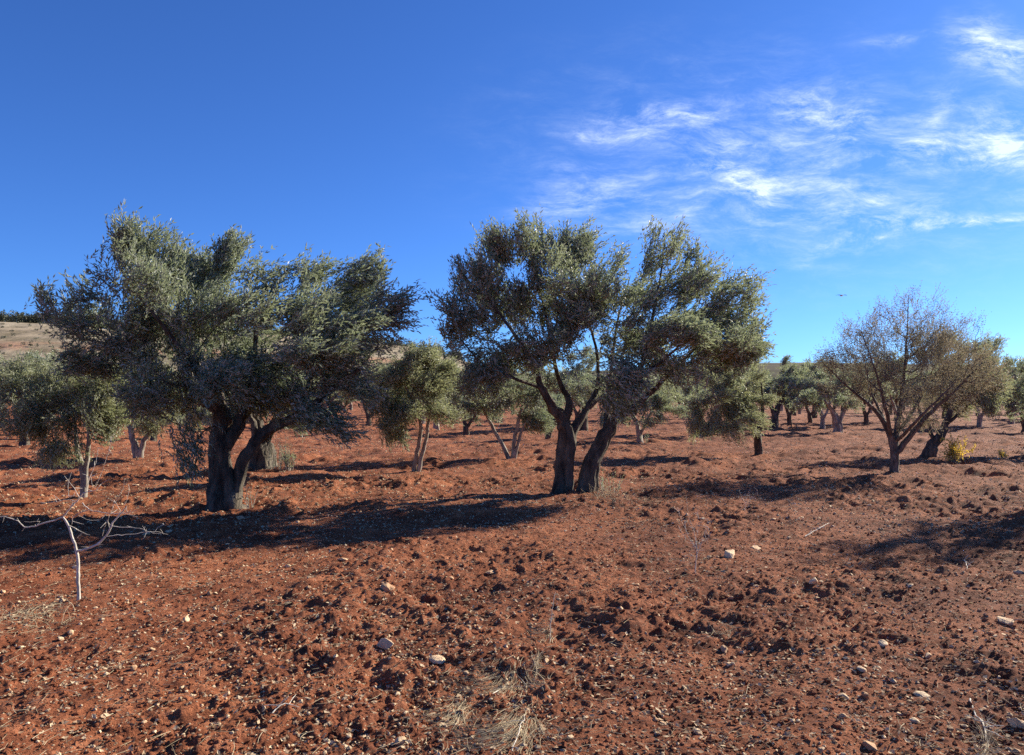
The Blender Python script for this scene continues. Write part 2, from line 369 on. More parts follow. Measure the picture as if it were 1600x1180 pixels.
def leaves(name, pos, dirs, Ls, nl, leaf_len, leaf_w, mat, parent, r, droop=.25, wind=(.25, 0, .12), fwd=.8, tint0=.0, tintw=1.0):
    """sprigs: an arching shoot with leaves set along it on alternate sides; every leaf a kite-shaped blade"""
    n = len(pos)
    t = (np.arange(nl) + .5) / nl
    t = t[None, :, None] + r.normal(0, .03, (n, nl, 1))
    wv = np.array(wind) + np.array([0, 0, -droop])
    d = dirs[:, None, :]; Lm = Ls[:, None, None]
    c = pos[:, None, :] + d * Lm * t + wv[None, None, :] * Lm * t * t * .8
    sd_ = d + 1.6 * wv[None, None, :] * t; sd_ = sd_ / (np.linalg.norm(sd_, axis=2, keepdims=True) + 1e-9)
    rv = r.normal(0, 1, (n, nl, 3)); sv = np.cross(sd_, rv); sv /= np.linalg.norm(sv, axis=2, keepdims=True) + 1e-9
    ld = sd_ * fwd + sv * .52 + r.normal(0, .16, (n, nl, 3)) + np.array([0, 0, -.10]); ld /= np.linalg.norm(ld, axis=2, keepdims=True)
    nn = np.cross(ld, r.normal(0, 1, (n, nl, 3))) + .0; nn /= np.linalg.norm(nn, axis=2, keepdims=True) + 1e-9
    flip = np.where((nn[..., 2:3] < 0) & (r.random((n, nl, 1)) < .55), -1, 1); nn = nn * flip
    w = np.cross(nn, ld)
    ll = leaf_len * r.uniform(.65, 1.2, (n, nl, 1)); lw = leaf_w * r.uniform(.75, 1.2, (n, nl, 1)) * .5
    a = c; tip = c + ld * ll - nn * ll * .10; m1 = c + ld * ll * .45 + w * lw + nn * ll * .03; m2 = c + ld * ll * .45 - w * lw + nn * ll * .03
    V = np.stack([a, m2, tip, m1], 2).reshape(-1, 3)
    Q = np.arange(len(V)).reshape(-1, 4)
    tint = np.clip(r.beta(1.6, 2.0, (n, 1)) * .72 + r.random((n, nl)) * .28, 0, 1) * tintw + tint0
    tint = np.repeat(np.clip(tint, 0, 1).reshape(-1), 4)
    return mesh_np(name, V, Q, mat, parent, attr=tint)

def tree(name, D, stems, ells, label, cat, group=None, ntarget=300, nsprig=5, nl=14, leaf=(.062, .013), mat=None, bark=None, seed=1,
         spriglen=(.16, .34), step=.13, tip=.0035, wind=(.25, 0, .12), base_depth=None, droop=.22, out=.7, up=.25, world=False, pipe=2.35, shell=.30, fork=.18, fwd=.8, clump=.06, thick=1.0, spray=9, ssz=.15, crook=.018):
    r = np.random.default_rng(seed); mat = mat or M_LEAF; bark = bark or M_BARK
    s0 = stems[0][0]; b0 = P(s0[0], s0[1], D) if not world else np.array([0, 0, 0.])
    zg = 0.0 if world else gz(b0[0], b0[1], .05)
    org = np.array([b0[0], b0[1], zg])
    root = empty(name, org); tag(root, label, cat, group)
    nodes_p, par, sid, rmin = [], [], [], []
    for si, st in enumerate(stems):
        pts = []
        for q in st:
            dd = q[3] if len(q) > 3 else 0
            if world: pts.append([q[0], dd, q[1], q[2]])
            else:
                p = P(q[0], q[1], D) if dd == 0 else P(q[0], q[1], D + dd)
                hh = (p - org)[2]; pts.append([*(p - org), q[2] * thick * (1 - .35 * float(sstep(.8, 2.2, hh)))])
        pts = np.array(pts, dtype=float)
        grounded = si == 0 or pts[0][2] < .28
        if grounded:
            pts[0][2] = -.12
        c = catmull(pts, step)
        c[:, :3] += r.normal(0, .012, (len(c), 3)) * np.clip(c[:, 3:4] * 12, .3, 1.2)
        start = len(nodes_p)
        if si > 0 and not grounded:
            arr = np.array(nodes_p); pr = int(np.argmin(np.linalg.norm(arr - c[0][:3], axis=1))); c = c[1:]
        else: pr = -1
        for q in c:
            nodes_p.append(q[:3]); par.append(pr); sid.append(si); rmin.append(q[3]); pr = len(nodes_p) - 1
    # crown volume
    E = []
    for e in ells:
        if world: cc = np.array([e[0], e[4], e[1]]); rad = np.array([e[2], e[5], e[3]])
        else:
            do = e[4] if len(e) > 4 else 0; cc = P(e[0], e[1], D + do) - org; m = (D + do) / F
            rx, rz = e[2] * m, e[3] * m; rad = np.array([rx, e[5] if len(e) > 5 else max(rx, .45) * .95, rz])
        E.append((cc, rad))
    vol = np.array([np.prod(e[1]) ** .62 for e in E]); vol /= vol.sum()
    ctr = sum(e[0] * v for e, v in zip(E, vol))
    pick = r.choice(len(E), ntarget, p=vol)
    u = r.normal(0, 1, (ntarget, 3)); u /= np.linalg.norm(u, axis=1)[:, None]
    T = np.array([E[i][0] for i in pick]) + u * (r.random(ntarget) ** shell)[:, None] * np.maximum(np.array([E[i][1] for i in pick]) - 1.35 * ssz, np.array([E[i][1] for i in pick]) * .4)
    # foliage gathers in sprays with gaps between them
    ncl = max(6, ntarget // spray); cc_ = T[:ncl]; cov = cc_ - ctr; cov /= np.linalg.norm(cov, axis=1)[:, None] + 1e-9
    cdir = cov * out + r.normal(0, .45, cc_.shape) + np.array(wind) + np.array([0, 0, up]) * np.clip((cc_[:, 2:3] - ctr[2]) + .5, -2.2, 1.2)
    cdir /= np.linalg.norm(cdir, axis=1)[:, None]
    own = np.r_[np.arange(ncl), r.integers(0, ncl, ntarget - ncl)]; al = r.uniform(-1, .6, ntarget) * ssz * 2.0; al[:ncl] = 0
    T = cc_[own] + cdir[own] * al[:, None] + r.normal(0, ssz * .55, (ntarget, 3)) * (np.arange(ntarget) >= ncl)[:, None]
    TD = cdir[own]
    T[:, 2] = np.maximum(T[:, 2], .18)
    S = np.array(nodes_p)
    # limbs inside crown only offer nodes beyond the first part of the trunk
    dist = np.array([np.min(np.linalg.norm(S - t, axis=1)) for t in T])
    order = np.argsort(dist); tdirs = []
    cap = 60000; NP = np.zeros((cap, 3)); NP[:len(S)] = S; n = len(S)
    par = list(par); sid = list(sid); rmin = list(rmin)
    depth = np.zeros(cap)
    for i in range(n): depth[i] = depth[par[i]] + np.linalg.norm(NP[i] - NP[par[i]]) if par[i] >= 0 else 0
    elig = np.ones(cap, bool); elig[:n] = NP[:n, 2] > min(.55, ctr[2] * .4)
    tips = []
    for ti in order:
        t = T[ti]; dv = NP[:n] - t; dd = np.sqrt((dv ** 2).sum(1))
        cost = dd + fork * depth[:n] + np.where(elig[:n], 0, 50) + np.where(NP[:n, 2] > t[2] + .3, .35, 0)
        k = int(np.argmin(cost)); L_ = dd[k]
        tdirs.append(TD[ti])
        if L_ < .03: tips.append((t, k)); continue
        m = max(1, int(math.ceil(L_ / step)))
        p0 = NP[k]; pd = (p0 - NP[par[k]]) if par[k] >= 0 else np.array([0, 0, 1.]); pd = pd / (np.linalg.norm(pd) + 1e-9)
        mid = p0 + pd * L_ * .35 + (t - p0) * .25 + np.array([0, 0, .06 * L_])
        pr = k
        for q in range(1, m + 1):
            s = q / m; pt = (1 - s) ** 2 * p0 + 2 * s * (1 - s) * mid + s * s * t
            if q < m: pt = pt + r.normal(0, crook, 3) * min(1, L_ * 1.5)
            NP[n] = pt; par.append(pr); sid.append(sid[k]); rmin.append(0); depth[n] = depth[pr] + L_ / m; pr = n; n += 1
            if n >= cap - 50: break
        tips.append((t, n - 1))
        if n >= cap - 50: break
    accr = np.zeros(n); ch = np.zeros(n, int)
    for i in range(n - 1, 0, -1):
        if accr[i] == 0: accr[i] = tip ** pipe
        if par[i] >= 0: accr[par[i]] += accr[i]
    rad = np.maximum(accr, tip ** pipe) ** (1 / pipe)
    nst = len(S)
    for i in range(n):
        if i < nst: rad[i] = max(rmin[i], min(rad[i], max(rmin[i], .02)))
        elif par[i] >= 0: rad[i] = min(rad[i], rad[par[i]] * .92)
    # chains
    kids = [[] for _ in range(n)]
    for i in range(n):
        if par[i] >= 0: kids[par[i]].append(i)
    chains = [[] for _ in stems]
    starts = [i for i in range(n) if par[i] < 0]
    stack = [(i, None) for i in starts]
    while stack:
        i, p0 = stack.pop(); idx = [i] if p0 is None else [p0, i]
        cur = i
        while kids[cur]:
            ks = kids[cur]; same = [q for q in ks if q < nst and cur < nst and sid[q] == sid[cur] and q == cur + 1]
            nx = same[0] if same else max(ks, key=lambda q: rad[q])
            for q in ks:
                if q != nx: stack.append((q, cur))
            idx.append(nx); cur = nx
        rr_ = rad[idx].copy()
        if p0 is not None: rr_[0] = min(rr_[0], rr_[1] * 1.25)
        rr_[-1] = min(rr_[-1], .0025)
        chains[sid[i]].append((NP[idx].copy(), rr_))
    sides = lambda q: 30 if q > .14 else 18 if q > .07 else 10 if q > .035 else 6 if q > .014 else 4 if q > .007 else 3
    for si in range(len(stems)):
        v, q = ring_tubes(chains[si], sides, seed=seed * 13 + si)
        if v is not None: mesh_np('trunk' if si == 0 else 'limb', v, q, bark, root, smooth=True)
    # sprigs
    tp = np.array([t for t, _ in tips]); pos = np.repeat(tp, nsprig, axis=0) + r.normal(0, clump, (len(tp) * nsprig, 3))
    dirs = np.repeat(np.array(tdirs), nsprig, axis=0) + r.normal(0, .36, pos.shape)
    dirs /= np.linalg.norm(dirs, axis=1)[:, None]
    Ls = r.uniform(*spriglen, len(pos))
    if nl: leaves('crown', pos - dirs * Ls[:, None] * .5, dirs, Ls, nl, leaf[0], leaf[1], mat, root, r, droop=droop, wind=wind, fwd=fwd)
    return root

def copy_tree(o, parent=None):
    c = o.copy(); COL.objects.link(c); c.parent = parent
    for chd in list(o.children): copy_tree(chd, c)
    return c

def shoots(root, loc, w, h, n, seed=3, nl=22, leaf=(.05, .013), mat=None, bark=None):
    """upright suckers round a trunk's foot"""
    r = np.random.default_rng(seed); ch = []; pos = []; dirs = []; Ls = []
    for i in range(n):
        a = r.uniform(0, 6.28); q = r.random() ** .5 * w
        b = np.array([loc[0] + q * math.cos(a), loc[1] + q * math.sin(a), loc[2] - .03]); hh = h * r.uniform(.5, 1)
        d = np.array([math.cos(a) * .25 * r.random(), math.sin(a) * .25 * r.random(), 1]) + r.normal(0, .08, 3)
        t = np.linspace(0, 1, 6)[:, None]; pts = b + d * hh * t + np.array([r.normal(0, .06), r.normal(0, .06), 0]) * t * t
        ch.append((pts, np.linspace(.006, .002, 6))); pos.append(b + d * hh * .12); dirs.append(d / np.linalg.norm(d)); Ls.append(hh * .9)
    v, q = ring_tubes(ch, lambda x: 4)
    o = mesh_np('basal_shoots', v, q, bark or M_BARKP, root, smooth=True)
    l = leaves('shoot_leaves', np.array(pos), np.array(dirs), np.array(Ls), nl, leaf[0], leaf[1], mat or M_LEAF, o, r, wind=(.05, 0, .1), droop=.1)
    return o

G_BIG = 'big old olive trees in the front of the grove'
G_MID = 'olive trees of the middle rows'
G_FAR = 'olive trees of the far rows'

# ---- the big left olive
t1 = tree('olive_tree', 11.1,
 [[(354,797,.35),(350,778,.255),(347,752,.19),(346,722,.165),(347,690,.155),(344,660,.13),(332,625,.10,-.25),(300,572,.07,-.5),(255,510,.05,-.7),(200,440,.03,-.6),(175,385,.015,-.5)],
  [(356,700,.13),(372,665,.115),(388,620,.095,.2),(398,560,.075,.3),(402,500,.05,.3),(418,440,.02,.3)],
  [(364,778,.13),(373,747,.115),(385,712,.105,-.1),(408,685,.10,-.15),(434,665,.095,-.2),(470,650,.085,-.3),(506,618,.07,-.3),(552,585,.045,-.3),(590,540,.02,-.3)],
  [(472,648,.07,-.3),(478,612,.06,.1),(500,560,.05,.5),(545,500,.035,.7),(578,440,.018,.7)],
  [(340,645,.08,-.2),(300,618,.06,.3),(235,575,.045,.6),(160,520,.03,.6),(110,490,.015,.5)],
  [(358,665,.09),(340,600,.07,.9),(320,520,.05,1.3),(300,430,.025,1.4)],],
 [(192,378,52,38,-.4,.7),(228,400,60,55,-.2,.8),(300,425,75,52,.6,1.0),(352,410,26,42,.5,.4),(118,480,58,48,.3,.8),(215,500,110,80,0,1.5),(335,510,105,85,.3,1.8),(445,480,80,66,-.4,1.4),(400,450,45,40,0,.7),
  (560,450,52,56,.6,.9),(585,500,40,48,-.1,.8),(480,430,50,30,.3,.8),(520,530,88,80,0,1.5),(150,560,60,42,.3,.7),(270,600,80,60,-.3,1.3),(294,702,24,38,-.6,.4),(430,590,90,62,.4,1.6),(530,610,55,50,-.2,.9),(526,665,16,34,-.4,.3),(614,478,20,42,.5,.35),(215,600,62,42,.1,.8),(365,380,10,22,.5,.2),(600,505,24,30,.4,.4),(235,628,60,28,.2,.7),(425,632,50,32,.4,.8),(505,652,42,28,-.4,.6),(345,600,66,44,-.9,.7),(470,560,60,40,-1.0,.8),(250,450,60,45,-.9,.8)],
 'largest left olive tree with flared dark trunk, low crown hanging near the bare sapling', 'olive tree', G_BIG,
 ntarget=2250, spray=7, ssz=.125, nsprig=4, nl=15, leaf=(.082, .0205), seed=11, thick=.80, spriglen=(.22, .48), droop=.12, fwd=.95, wind=(.32, -.05, .22), up=.5, shell=.36)
shoots(t1, (.42, -.1, 0), .10, .45, 5, seed=5, nl=6)

# ---- the big twin-trunk olive
t2 = tree('olive_tree', 12.7,
 [[(883,776,.25),(881,755,.215),(884,718,.19),(889,684,.18),(878,655,.15),(860,632,.12,-.2),(846,606,.10,-.3),(832,565,.075,-.4),(795,510,.05,-.5),(760,460,.03,-.5),(748,410,.012,-.4)],
  [(891,690,.13),(902,664,.115,.1),(916,640,.085,.2),(934,600,.065,.5),(930,540,.05,.7),(905,460,.03,.7),(890,390,.012,.7)],
  [(882,655,.10),(890,628,.095,.2),(876,600,.08,.3),(862,545,.06,.3),(848,470,.04,.1),(825,400,.015,0)],
  [(919,772,.24),(922,745,.20),(932,706,.175),(946,680,.15),(964,652,.115),(986,610,.09,-.1),(1006,560,.07,-.2),(1022,485,.05,-.2),(1034,420,.025,-.2),(1040,370,.01,-.2)],
  [(962,655,.09),(1005,625,.075,.3),(1058,572,.055,.4),(1108,522,.035,.4),(1150,455,.015,.4)],
  [(944,684,.09),(950,650,.08,.7),(955,580,.06,1.2),(965,500,.04,1.4),(985,430,.02,1.3)],
  [(846,606,.06,-.3),(800,590,.05,-.7),(755,570,.035,-.9),(720,530,.02,-.9)],
  [(1000,590,.05,-.1),(1040,560,.045,-.8),(1080,520,.03,-1.1),(1110,470,.015,-1.1)]],
 [(735,438,50,42,-.4,.9),(780,395,45,38,-.2,.7),(835,385,50,40,0,.8),(898,392,42,42,.5,.8),(860,455,100,65,.2,1.7),(725,500,48,48,-.5,.9),(780,560,75,50,-.3,1.3),(752,600,55,42,-.4,.9),(830,610,45,38,.5,.8),
  (962,455,75,62,.4,1.3),(1040,395,50,58,-.1,.9),(1080,400,28,22,0,.4),(1062,470,78,62,-.3,1.4),(1150,452,44,52,.2,.9),(1115,525,72,58,.2,1.3),(1000,540,85,60,.3,1.6),(968,612,64,56,-.7,.9),(840,530,70,48,-.5,1.0),(800,470,75,60,.4,1.2),(900,500,50,45,-.4,.8),(1050,590,62,52,.1,1.1),(700,520,26,24,-.5,.4),(1120,480,50,44,.2,1.0),(1172,480,24,50,.2,.5),(1090,440,50,40,.1,1.0),(1160,540,36,36,.1,.7),(1060,520,60,50,-.8,.9),(1150,560,40,30,.3,.6)],
 'big twin-trunk olive tree standing alone in the middle of the photo', 'olive tree', G_BIG,
 ntarget=2150, spray=7, ssz=.125, nsprig=4, nl=15, leaf=(.082, .0205), seed=23, thick=.73, spriglen=(.22, .48), droop=.12, fwd=.95, wind=(.16, -.05, .26), up=.5, shell=.38)
shoots(t2, (.72, -.1, 0), .16, .42, 9, seed=6, nl=12)

MID = [
 # label, D, stems, ells, kwargs
 ('small pale-stemmed young olive tree behind the bare sapling at the left edge', 12.2,
  [[(131,779,.075),(130,750,.065),(126,722,.055),(119,690,.04,.1),(116,655,.03,.2),(95,610,.02,.2)],[(131,752,.055),(136,720,.045),(139,690,.04,-.1),(139,650,.03,-.2),(155,600,.015,-.3)]],
  [(60,615,66,54,.1,.7),(155,672,44,32,-.2,.5),(120,590,80,42,.3,.9),(115,640,98,58,0,1.0),(35,650,50,46,-.2,.5),(178,620,54,56,.2,.7),(28,598,30,30,.3,.4),(182,655,32,32,0,.4),(85,705,40,20,-.2,.4)],
  dict(ntarget=900, nsprig=6, nl=13, leaf=(.058,.0145), bark=M_BARKP, mat=M_LEAF2, wind=(.15,0,.15), spriglen=(.15,.32))),
 ('dark-trunked olive tree cut by the left edge of the photo, behind the young olive', 25,
  [[(39,700,.17),(38,675,.14),(36,645,.1),(20,615,.06)],[(38,670,.08),(55,640,.06),(75,615,.03)]],
  [(25,628,66,46),(75,620,50,36),(-20,640,50,40)], dict(ntarget=220, nsprig=6, nl=10, leaf=(.10,.026), spriglen=(.25,.5))),
 ('white forked-trunk olive tree between the young left olive and the biggest left trunk', 19.3,
  [[(214,720,.14),(213,705,.12),(208,685,.085),(200,660,.06),(185,630,.03)],[(217,706,.09),(225,690,.07),(238,672,.06),(262,640,.03)]],
  [(205,640,62,48),(262,640,56,44),(235,605,66,40),(165,650,35,32),(300,650,30,30)], dict(ntarget=380, nsprig=6, nl=11, leaf=(.08,.02), bark=M_BARKP, mat=M_LEAF2, spriglen=(.2,.42))),
 ('small far olive tree seen between the white forked trunk and the biggest left trunk', 29,
  [[(240,688,.16),(240,675,.13),(234,655,.08),(228,640,.05)],[(241,676,.09),(252,655,.05)]],
  [(245,640,48,34),(285,640,36,28)], dict(ntarget=130, nsprig=6, nl=9, leaf=(.11,.03), spriglen=(.25,.5))),
 ('thick short-trunk olive tree with leafy shoots right behind the biggest left trunk', 16.4,
  [[(410,738,.30),(408,715,.26),(405,690,.22),(398,660,.16),(380,620,.08)],[(408,695,.15),(425,665,.11),(450,630,.06)]],
  [(400,610,80,50,.3,1.2),(462,640,34,40),(350,640,50,40)], dict(ntarget=420, nsprig=6, nl=11, leaf=(.07,.018), spriglen=(.2,.4))),
 ('slim two-stem olive tree with pale trunks between the two big olives', 15.7,
  [[(646,742,.062),(650,715,.055),(655,690,.05),(657,660,.045),(645,625,.035),(625,590,.02)],[(652,741,.06),(659,712,.052),(666,685,.046),(670,655,.04),(682,620,.025)]],
  [(614,622,50,56),(655,585,66,46),(690,620,40,46),(645,645,58,28),(612,668,32,30,-.2,.5),(648,556,42,18),(690,580,22,26)], dict(ntarget=640, nsprig=6, nl=12, leaf=(.066,.0165), bark=M_BARKP, mat=M_LEAF2, spriglen=(.18,.36))),
 ('olive tree with three slanting pale stems in a V left of the twin trunks', 18.9,
  [[(797,722,.075),(789,702,.065),(776,680,.055),(763,655,.05),(742,615,.03)],[(800,721,.075),(803,695,.065),(809,662,.055),(818,625,.03)],[(803,700,.05),(812,682,.045),(822,660,.035),(840,630,.02)]],
  [(735,615,56,46),(790,610,62,48),(832,635,44,40),(846,662,22,24)], dict(ntarget=420, nsprig=6, nl=11, leaf=(.078,.02), bark=M_BARKP, spriglen=(.2,.42))),
 ('low bushy olive tree with foliage to the ground left of the twin trunks', 27,
  [[(855,690,.14),(855,675,.11),(850,650,.07)],[(856,680,.07),(868,655,.04)]],
  [(852,645,38,38),(872,655,24,30)], dict(ntarget=180, nsprig=6, nl=10, leaf=(.10,.027), spriglen=(.25,.5))),
 ('olive tree seen far behind, between the slim pale stems and the V-shaped stems', 31,
  [[(728,682,.15),(728,668,.12),(722,645,.08)],[(729,670,.08),(745,645,.05)]],
  [(725,628,52,34),(765,635,34,26)], dict(ntarget=150, nsprig=6, nl=9, leaf=(.115,.03), spriglen=(.25,.5))),
 ('pale-trunk olive tree just right of the twin trunks, a row behind', 26,
  [[(999,693,.12),(998,676,.10),(992,655,.07),(980,630,.04)],[(1000,680,.07),(1012,655,.05),(1025,625,.03)]],
  [(995,630,60,40),(1040,640,36,32),(955,640,30,30)], dict(ntarget=240, nsprig=6, nl=10, leaf=(.10,.026), bark=M_BARKP, spriglen=(.25,.5))),
 ('stout-trunk olive tree with leafy foot under the drooping foliage right of the twin trunks', 30,
  [[(1100,684,.32),(1100,670,.26),(1090,650,.16),(1070,625,.08)],[(1102,668,.16),(1120,645,.1),(1145,620,.05)]],
  [(1095,615,70,46),(1130,650,40,30),(1060,640,36,26),(1120,672,22,14)], dict(ntarget=260, nsprig=6, nl=10, leaf=(.11,.029), spriglen=(.25,.5))),
 ('silvery olive tree with foliage drooping to the soil right of the big twin-trunk olive', 20.5,
  [[(1186,707,.13),(1184,690,.12),(1178,665,.12),(1165,630,.08),(1140,590,.04)],[(1182,680,.09),(1192,645,.06),(1190,600,.03)]],
  [(1110,610,62,52,.2,1.0),(1160,600,50,58,.2,1.0),(1095,650,36,36,-.2,.6),(1150,655,40,40,-.4,.7),(1158,694,20,26,-.8,.35),(1190,640,22,40,0,.4),(1140,568,50,20,.2,.6)], dict(ntarget=640, nsprig=6, nl=13, leaf=(.074,.018), spriglen=(.2,.42), mat=M_LEAF2, droop=.35)),
 ('dark-trunk olive tree standing between the drooping silvery olive and the almond tree', 39,
  [[(1210,670,.24),(1211,655,.2),(1216,635,.15),(1228,612,.08)],[(1211,650,.14),(1202,628,.1),(1195,600,.05)]],
  [(1215,592,34,38),(1240,615,34,34),(1195,615,26,32)], dict(ntarget=230, nsprig=6, nl=9, leaf=(.13,.036), spriglen=(.3,.6))),
 ('farther thin-stem olive tree left of the almond tree', 47,
  [[(1267,661,.16),(1264,645,.13),(1256,625,.08)],[(1266,650,.09),(1280,628,.06)]],
  [(1268,608,48,34),(1240,620,30,26)], dict(ntarget=190, nsprig=6, nl=9, leaf=(.15,.042), spriglen=(.3,.6))),
 ('pale-trunk olive tree just left of the almond trunk, a few rows back', 32,
  [[(1309,680,.24),(1309,664,.2),(1302,645,.12),(1288,625,.06)],[(1311,664,.12),(1318,645,.09),(1330,620,.05)]],
  [(1300,605,56,38),(1335,615,40,36),(1262,620,28,26)], dict(ntarget=260, nsprig=6, nl=9, leaf=(.12,.032), bark=M_BARKP, spriglen=(.28,.55))),
 ('leaning-trunk olive tree overlapping the right side of the almond tree', 20.5,
  [[(1448,714,.2),(1455,700,.18),(1468,682,.14),(1480,655,.09),(1500,610,.05)],[(1460,692,.08),(1453,672,.06),(1448,650,.04),(1450,620,.02)],[(1474,668,.06),(1505,640,.045),(1540,600,.02)]],
  [(1500,590,60,64,.2,1.1),(1545,570,44,46,.2,.8),(1480,556,48,38,.3,.8),(1552,610,32,36,0,.6),(1515,640,44,30,0,.7)], dict(ntarget=640, nsprig=6, nl=11, mat=M_LEAF2, leaf=(.076,.02), spriglen=(.2,.42))),
 ('olive tree cut by the right edge of the photo', 22,
  [[(1640,706,.2),(1638,690,.17),(1630,660,.12),(1615,610,.05)],[(1638,675,.1),(1660,630,.06)]],
  [(1618,600,36,48,0,.9),(1655,580,40,50,0,.9),(1600,560,16,26,0,.4),(1640,640,50,30,0,.9)], dict(ntarget=340, nsprig=6, nl=11, leaf=(.08,.021), spriglen=(.2,.42))),
]
nm0 = len(MID)

FILL = [(1232,664,46,44,'small olive tree filling the gap right of the dark trunk behind the silvery olive'),(1285,668,44,50,'olive tree one row behind the pale trunk left of the almond'),(1352,664,50,46,'olive tree seen through the left twigs of the almond'),
 (1400,660,52,52,'olive tree seen right behind the almond crown'),(1440,668,44,40,'olive tree seen through the right twigs of the almond'),(1580,664,56,52,'olive tree behind and left of the one cut by the right edge'),(1600,676,40,40,'olive tree with low crown at the right edge, behind the cut one'),
 (1530,668,52,48,'olive tree behind the right side of the leaning olive'),(1160,668,40,46,'olive tree hidden mostly by the silvery drooping olive'),(-8,672,52,48,'bushy olive tree at the left edge, a row behind the dark-trunked one'),(60,668,54,44,'bushy olive tree just right of the dark trunk at the left edge'),
 (150,668,50,44,'olive tree showing between the young left olive and the white forked trunk'),(575,668,46,46,'olive tree seen just right of the biggest left crown'),(660,664,50,44,'olive tree behind the slim two-stem olive'),(900,664,50,42,'olive tree seen in the window between the twin trunks\' limbs'),(480,668,50,44,'olive tree seen under the right limb of the biggest left olive')]
for j_, (px_, py_, w_, h_, lb_) in enumerate(FILL):
    D_ = 1888.0 / (py_ - HY); c_y = py_ - h_ - 22
    MID.append((lb_, D_, [[(px_, py_, .16), (px_ + 1, py_ - 14, .13), (px_ - 6, py_ - 34, .08), (px_ - 16, c_y, .04)], [(px_ + 1, py_ - 12, .09), (px_ + 10, py_ - 32, .06), (px_ + 20, c_y, .03)]],
      [(px_ - 6, c_y, w_ * .95, h_ * .7), (px_ + w_ * .5, c_y + 10, w_ * .5, h_ * .5), (px_ - w_ * .5, c_y + 12, w_ * .5, h_ * .5), (px_ + 6, c_y - h_ * .4, w_ * .5, h_ * .45)],
      dict(ntarget=190, nsprig=6, nl=8, leaf=(.15, .042), spriglen=(.3, .6), spray=6, ssz=.28, step=.25, bark=M_BARKP if j_ % 2 else M_BARK, mat=M_LEAF2 if j_ % 3 == 0 else M_LEAF)))
for i, (lab, D, st, el, kw) in enumerate(MID):
    g0 = dict(seed=100 + i * 7, wind=(.25, 0, .15), thick=.82, ssz=.115); g0.update(kw)
    rt = tree('olive_tree', D, st, el, lab, 'olive tree', G_MID, **g0)
    if i == 4: shoots(rt, (.42, -.25, 0), .22, .85, 14, seed=8, nl=20)
    if i == 6: pass
    if i == 9: shoots(rt, (.1, -.1, 0), .25, .5, 8, seed=9, nl=12, leaf=(.07, .02))
    if i == 15:
        s_ = None

# ---- the almond tree with thin brown leaves
tree('almond_tree', 16.0,
 [[(1397,741,.12),(1398,722,.10),(1397,700,.098),(1393,682,.09),(1382,660,.07),(1358,632,.05),(1322,602,.03),(1284,565,.012)],
  [(1397,700,.09),(1401,670,.075,.1),(1408,625,.055,.2),(1414,570,.035,.2),(1418,510,.02,.2),(1420,462,.008,.2)],
  [(1400,712,.085),(1420,684,.07,-.1),(1448,650,.055,-.2),(1490,612,.035,-.3),(1530,572,.012,-.3)],
  [(1399,680,.06),(1425,645,.05,.5),(1452,590,.035,.9),(1478,530,.012,1.1)],
  [(1392,680,.06),(1384,640,.05,-.4),(1368,580,.035,-.8),(1345,515,.012,-1.0)],
  [(1396,685,.055),(1378,650,.045,.6),(1350,590,.03,1.0),(1322,540,.01,1.2)],
  [(1402,690,.05),(1430,660,.04,-.7),(1470,620,.025,-1.1),(1500,590,.01,-1.2)]],
 [(1415,495,56,50,.1,1.2),(1350,525,52,42,0,1.1),(1300,560,40,34,0,.7),(1475,530,56,46,.2,1.2),(1415,560,78,66,0,1.7),(1345,575,58,46,0,1.2),(1480,560,58,54,0,1.3),(1296,556,30,28,0,.5),(1400,615,92,40,0,1.5),(1525,585,50,46,0,1.0),(1450,540,50,40,.4,1.0),(1440,660,60,18,0,.8),(1300,600,36,24,0,.6),(1422,462,12,16,.1,.3),(1475,630,52,26,0,.9)],
 'nearly bare almond tree with dark trunk and thin brown leaves, right of centre', 'almond tree', None,
 ntarget=2500, nsprig=3, nl=8, crook=.05, spray=5, ssz=.11, thick=.78, leaf=(.040, .014), mat=M_ALM, bark=M_BARKD, seed=77, spriglen=(.15, .35), step=.15, tip=.0033, wind=(.1, 0, .25), droop=.05, out=.9, up=.6, fork=.30, fwd=.9)

# ---- a tree outside the frame to the right, whose shadow falls in the picture
# (world coordinates relative to its foot: x, z, radius, y)
tree('olive_tree', 0,
 [[(0,0,.22,0),(0,.5,.17,0),(.1,1.1,.14,0),(-.1,1.8,.09,.1),(-.3,2.8,.05,.1),(-.4,3.8,.02,.1)],[(.05,1.0,.1,0),(.6,1.8,.07,.2),(1.0,2.6,.03,.3)]],
 [(-.2,3.0,1.1,.9,0,1.2),(-.4,3.9,.8,.6,0,.9),(.8,2.6,.9,.8,.2,1.0),(-.2,2.2,1.2,.6,0,1.1)],
 'olive tree outside the right edge whose shadow falls on the front soil', 'olive tree', None, ntarget=420, nsprig=6, nl=11, leaf=(.07,.018), seed=501, world=True).location = (11.0, 12.7, 0)

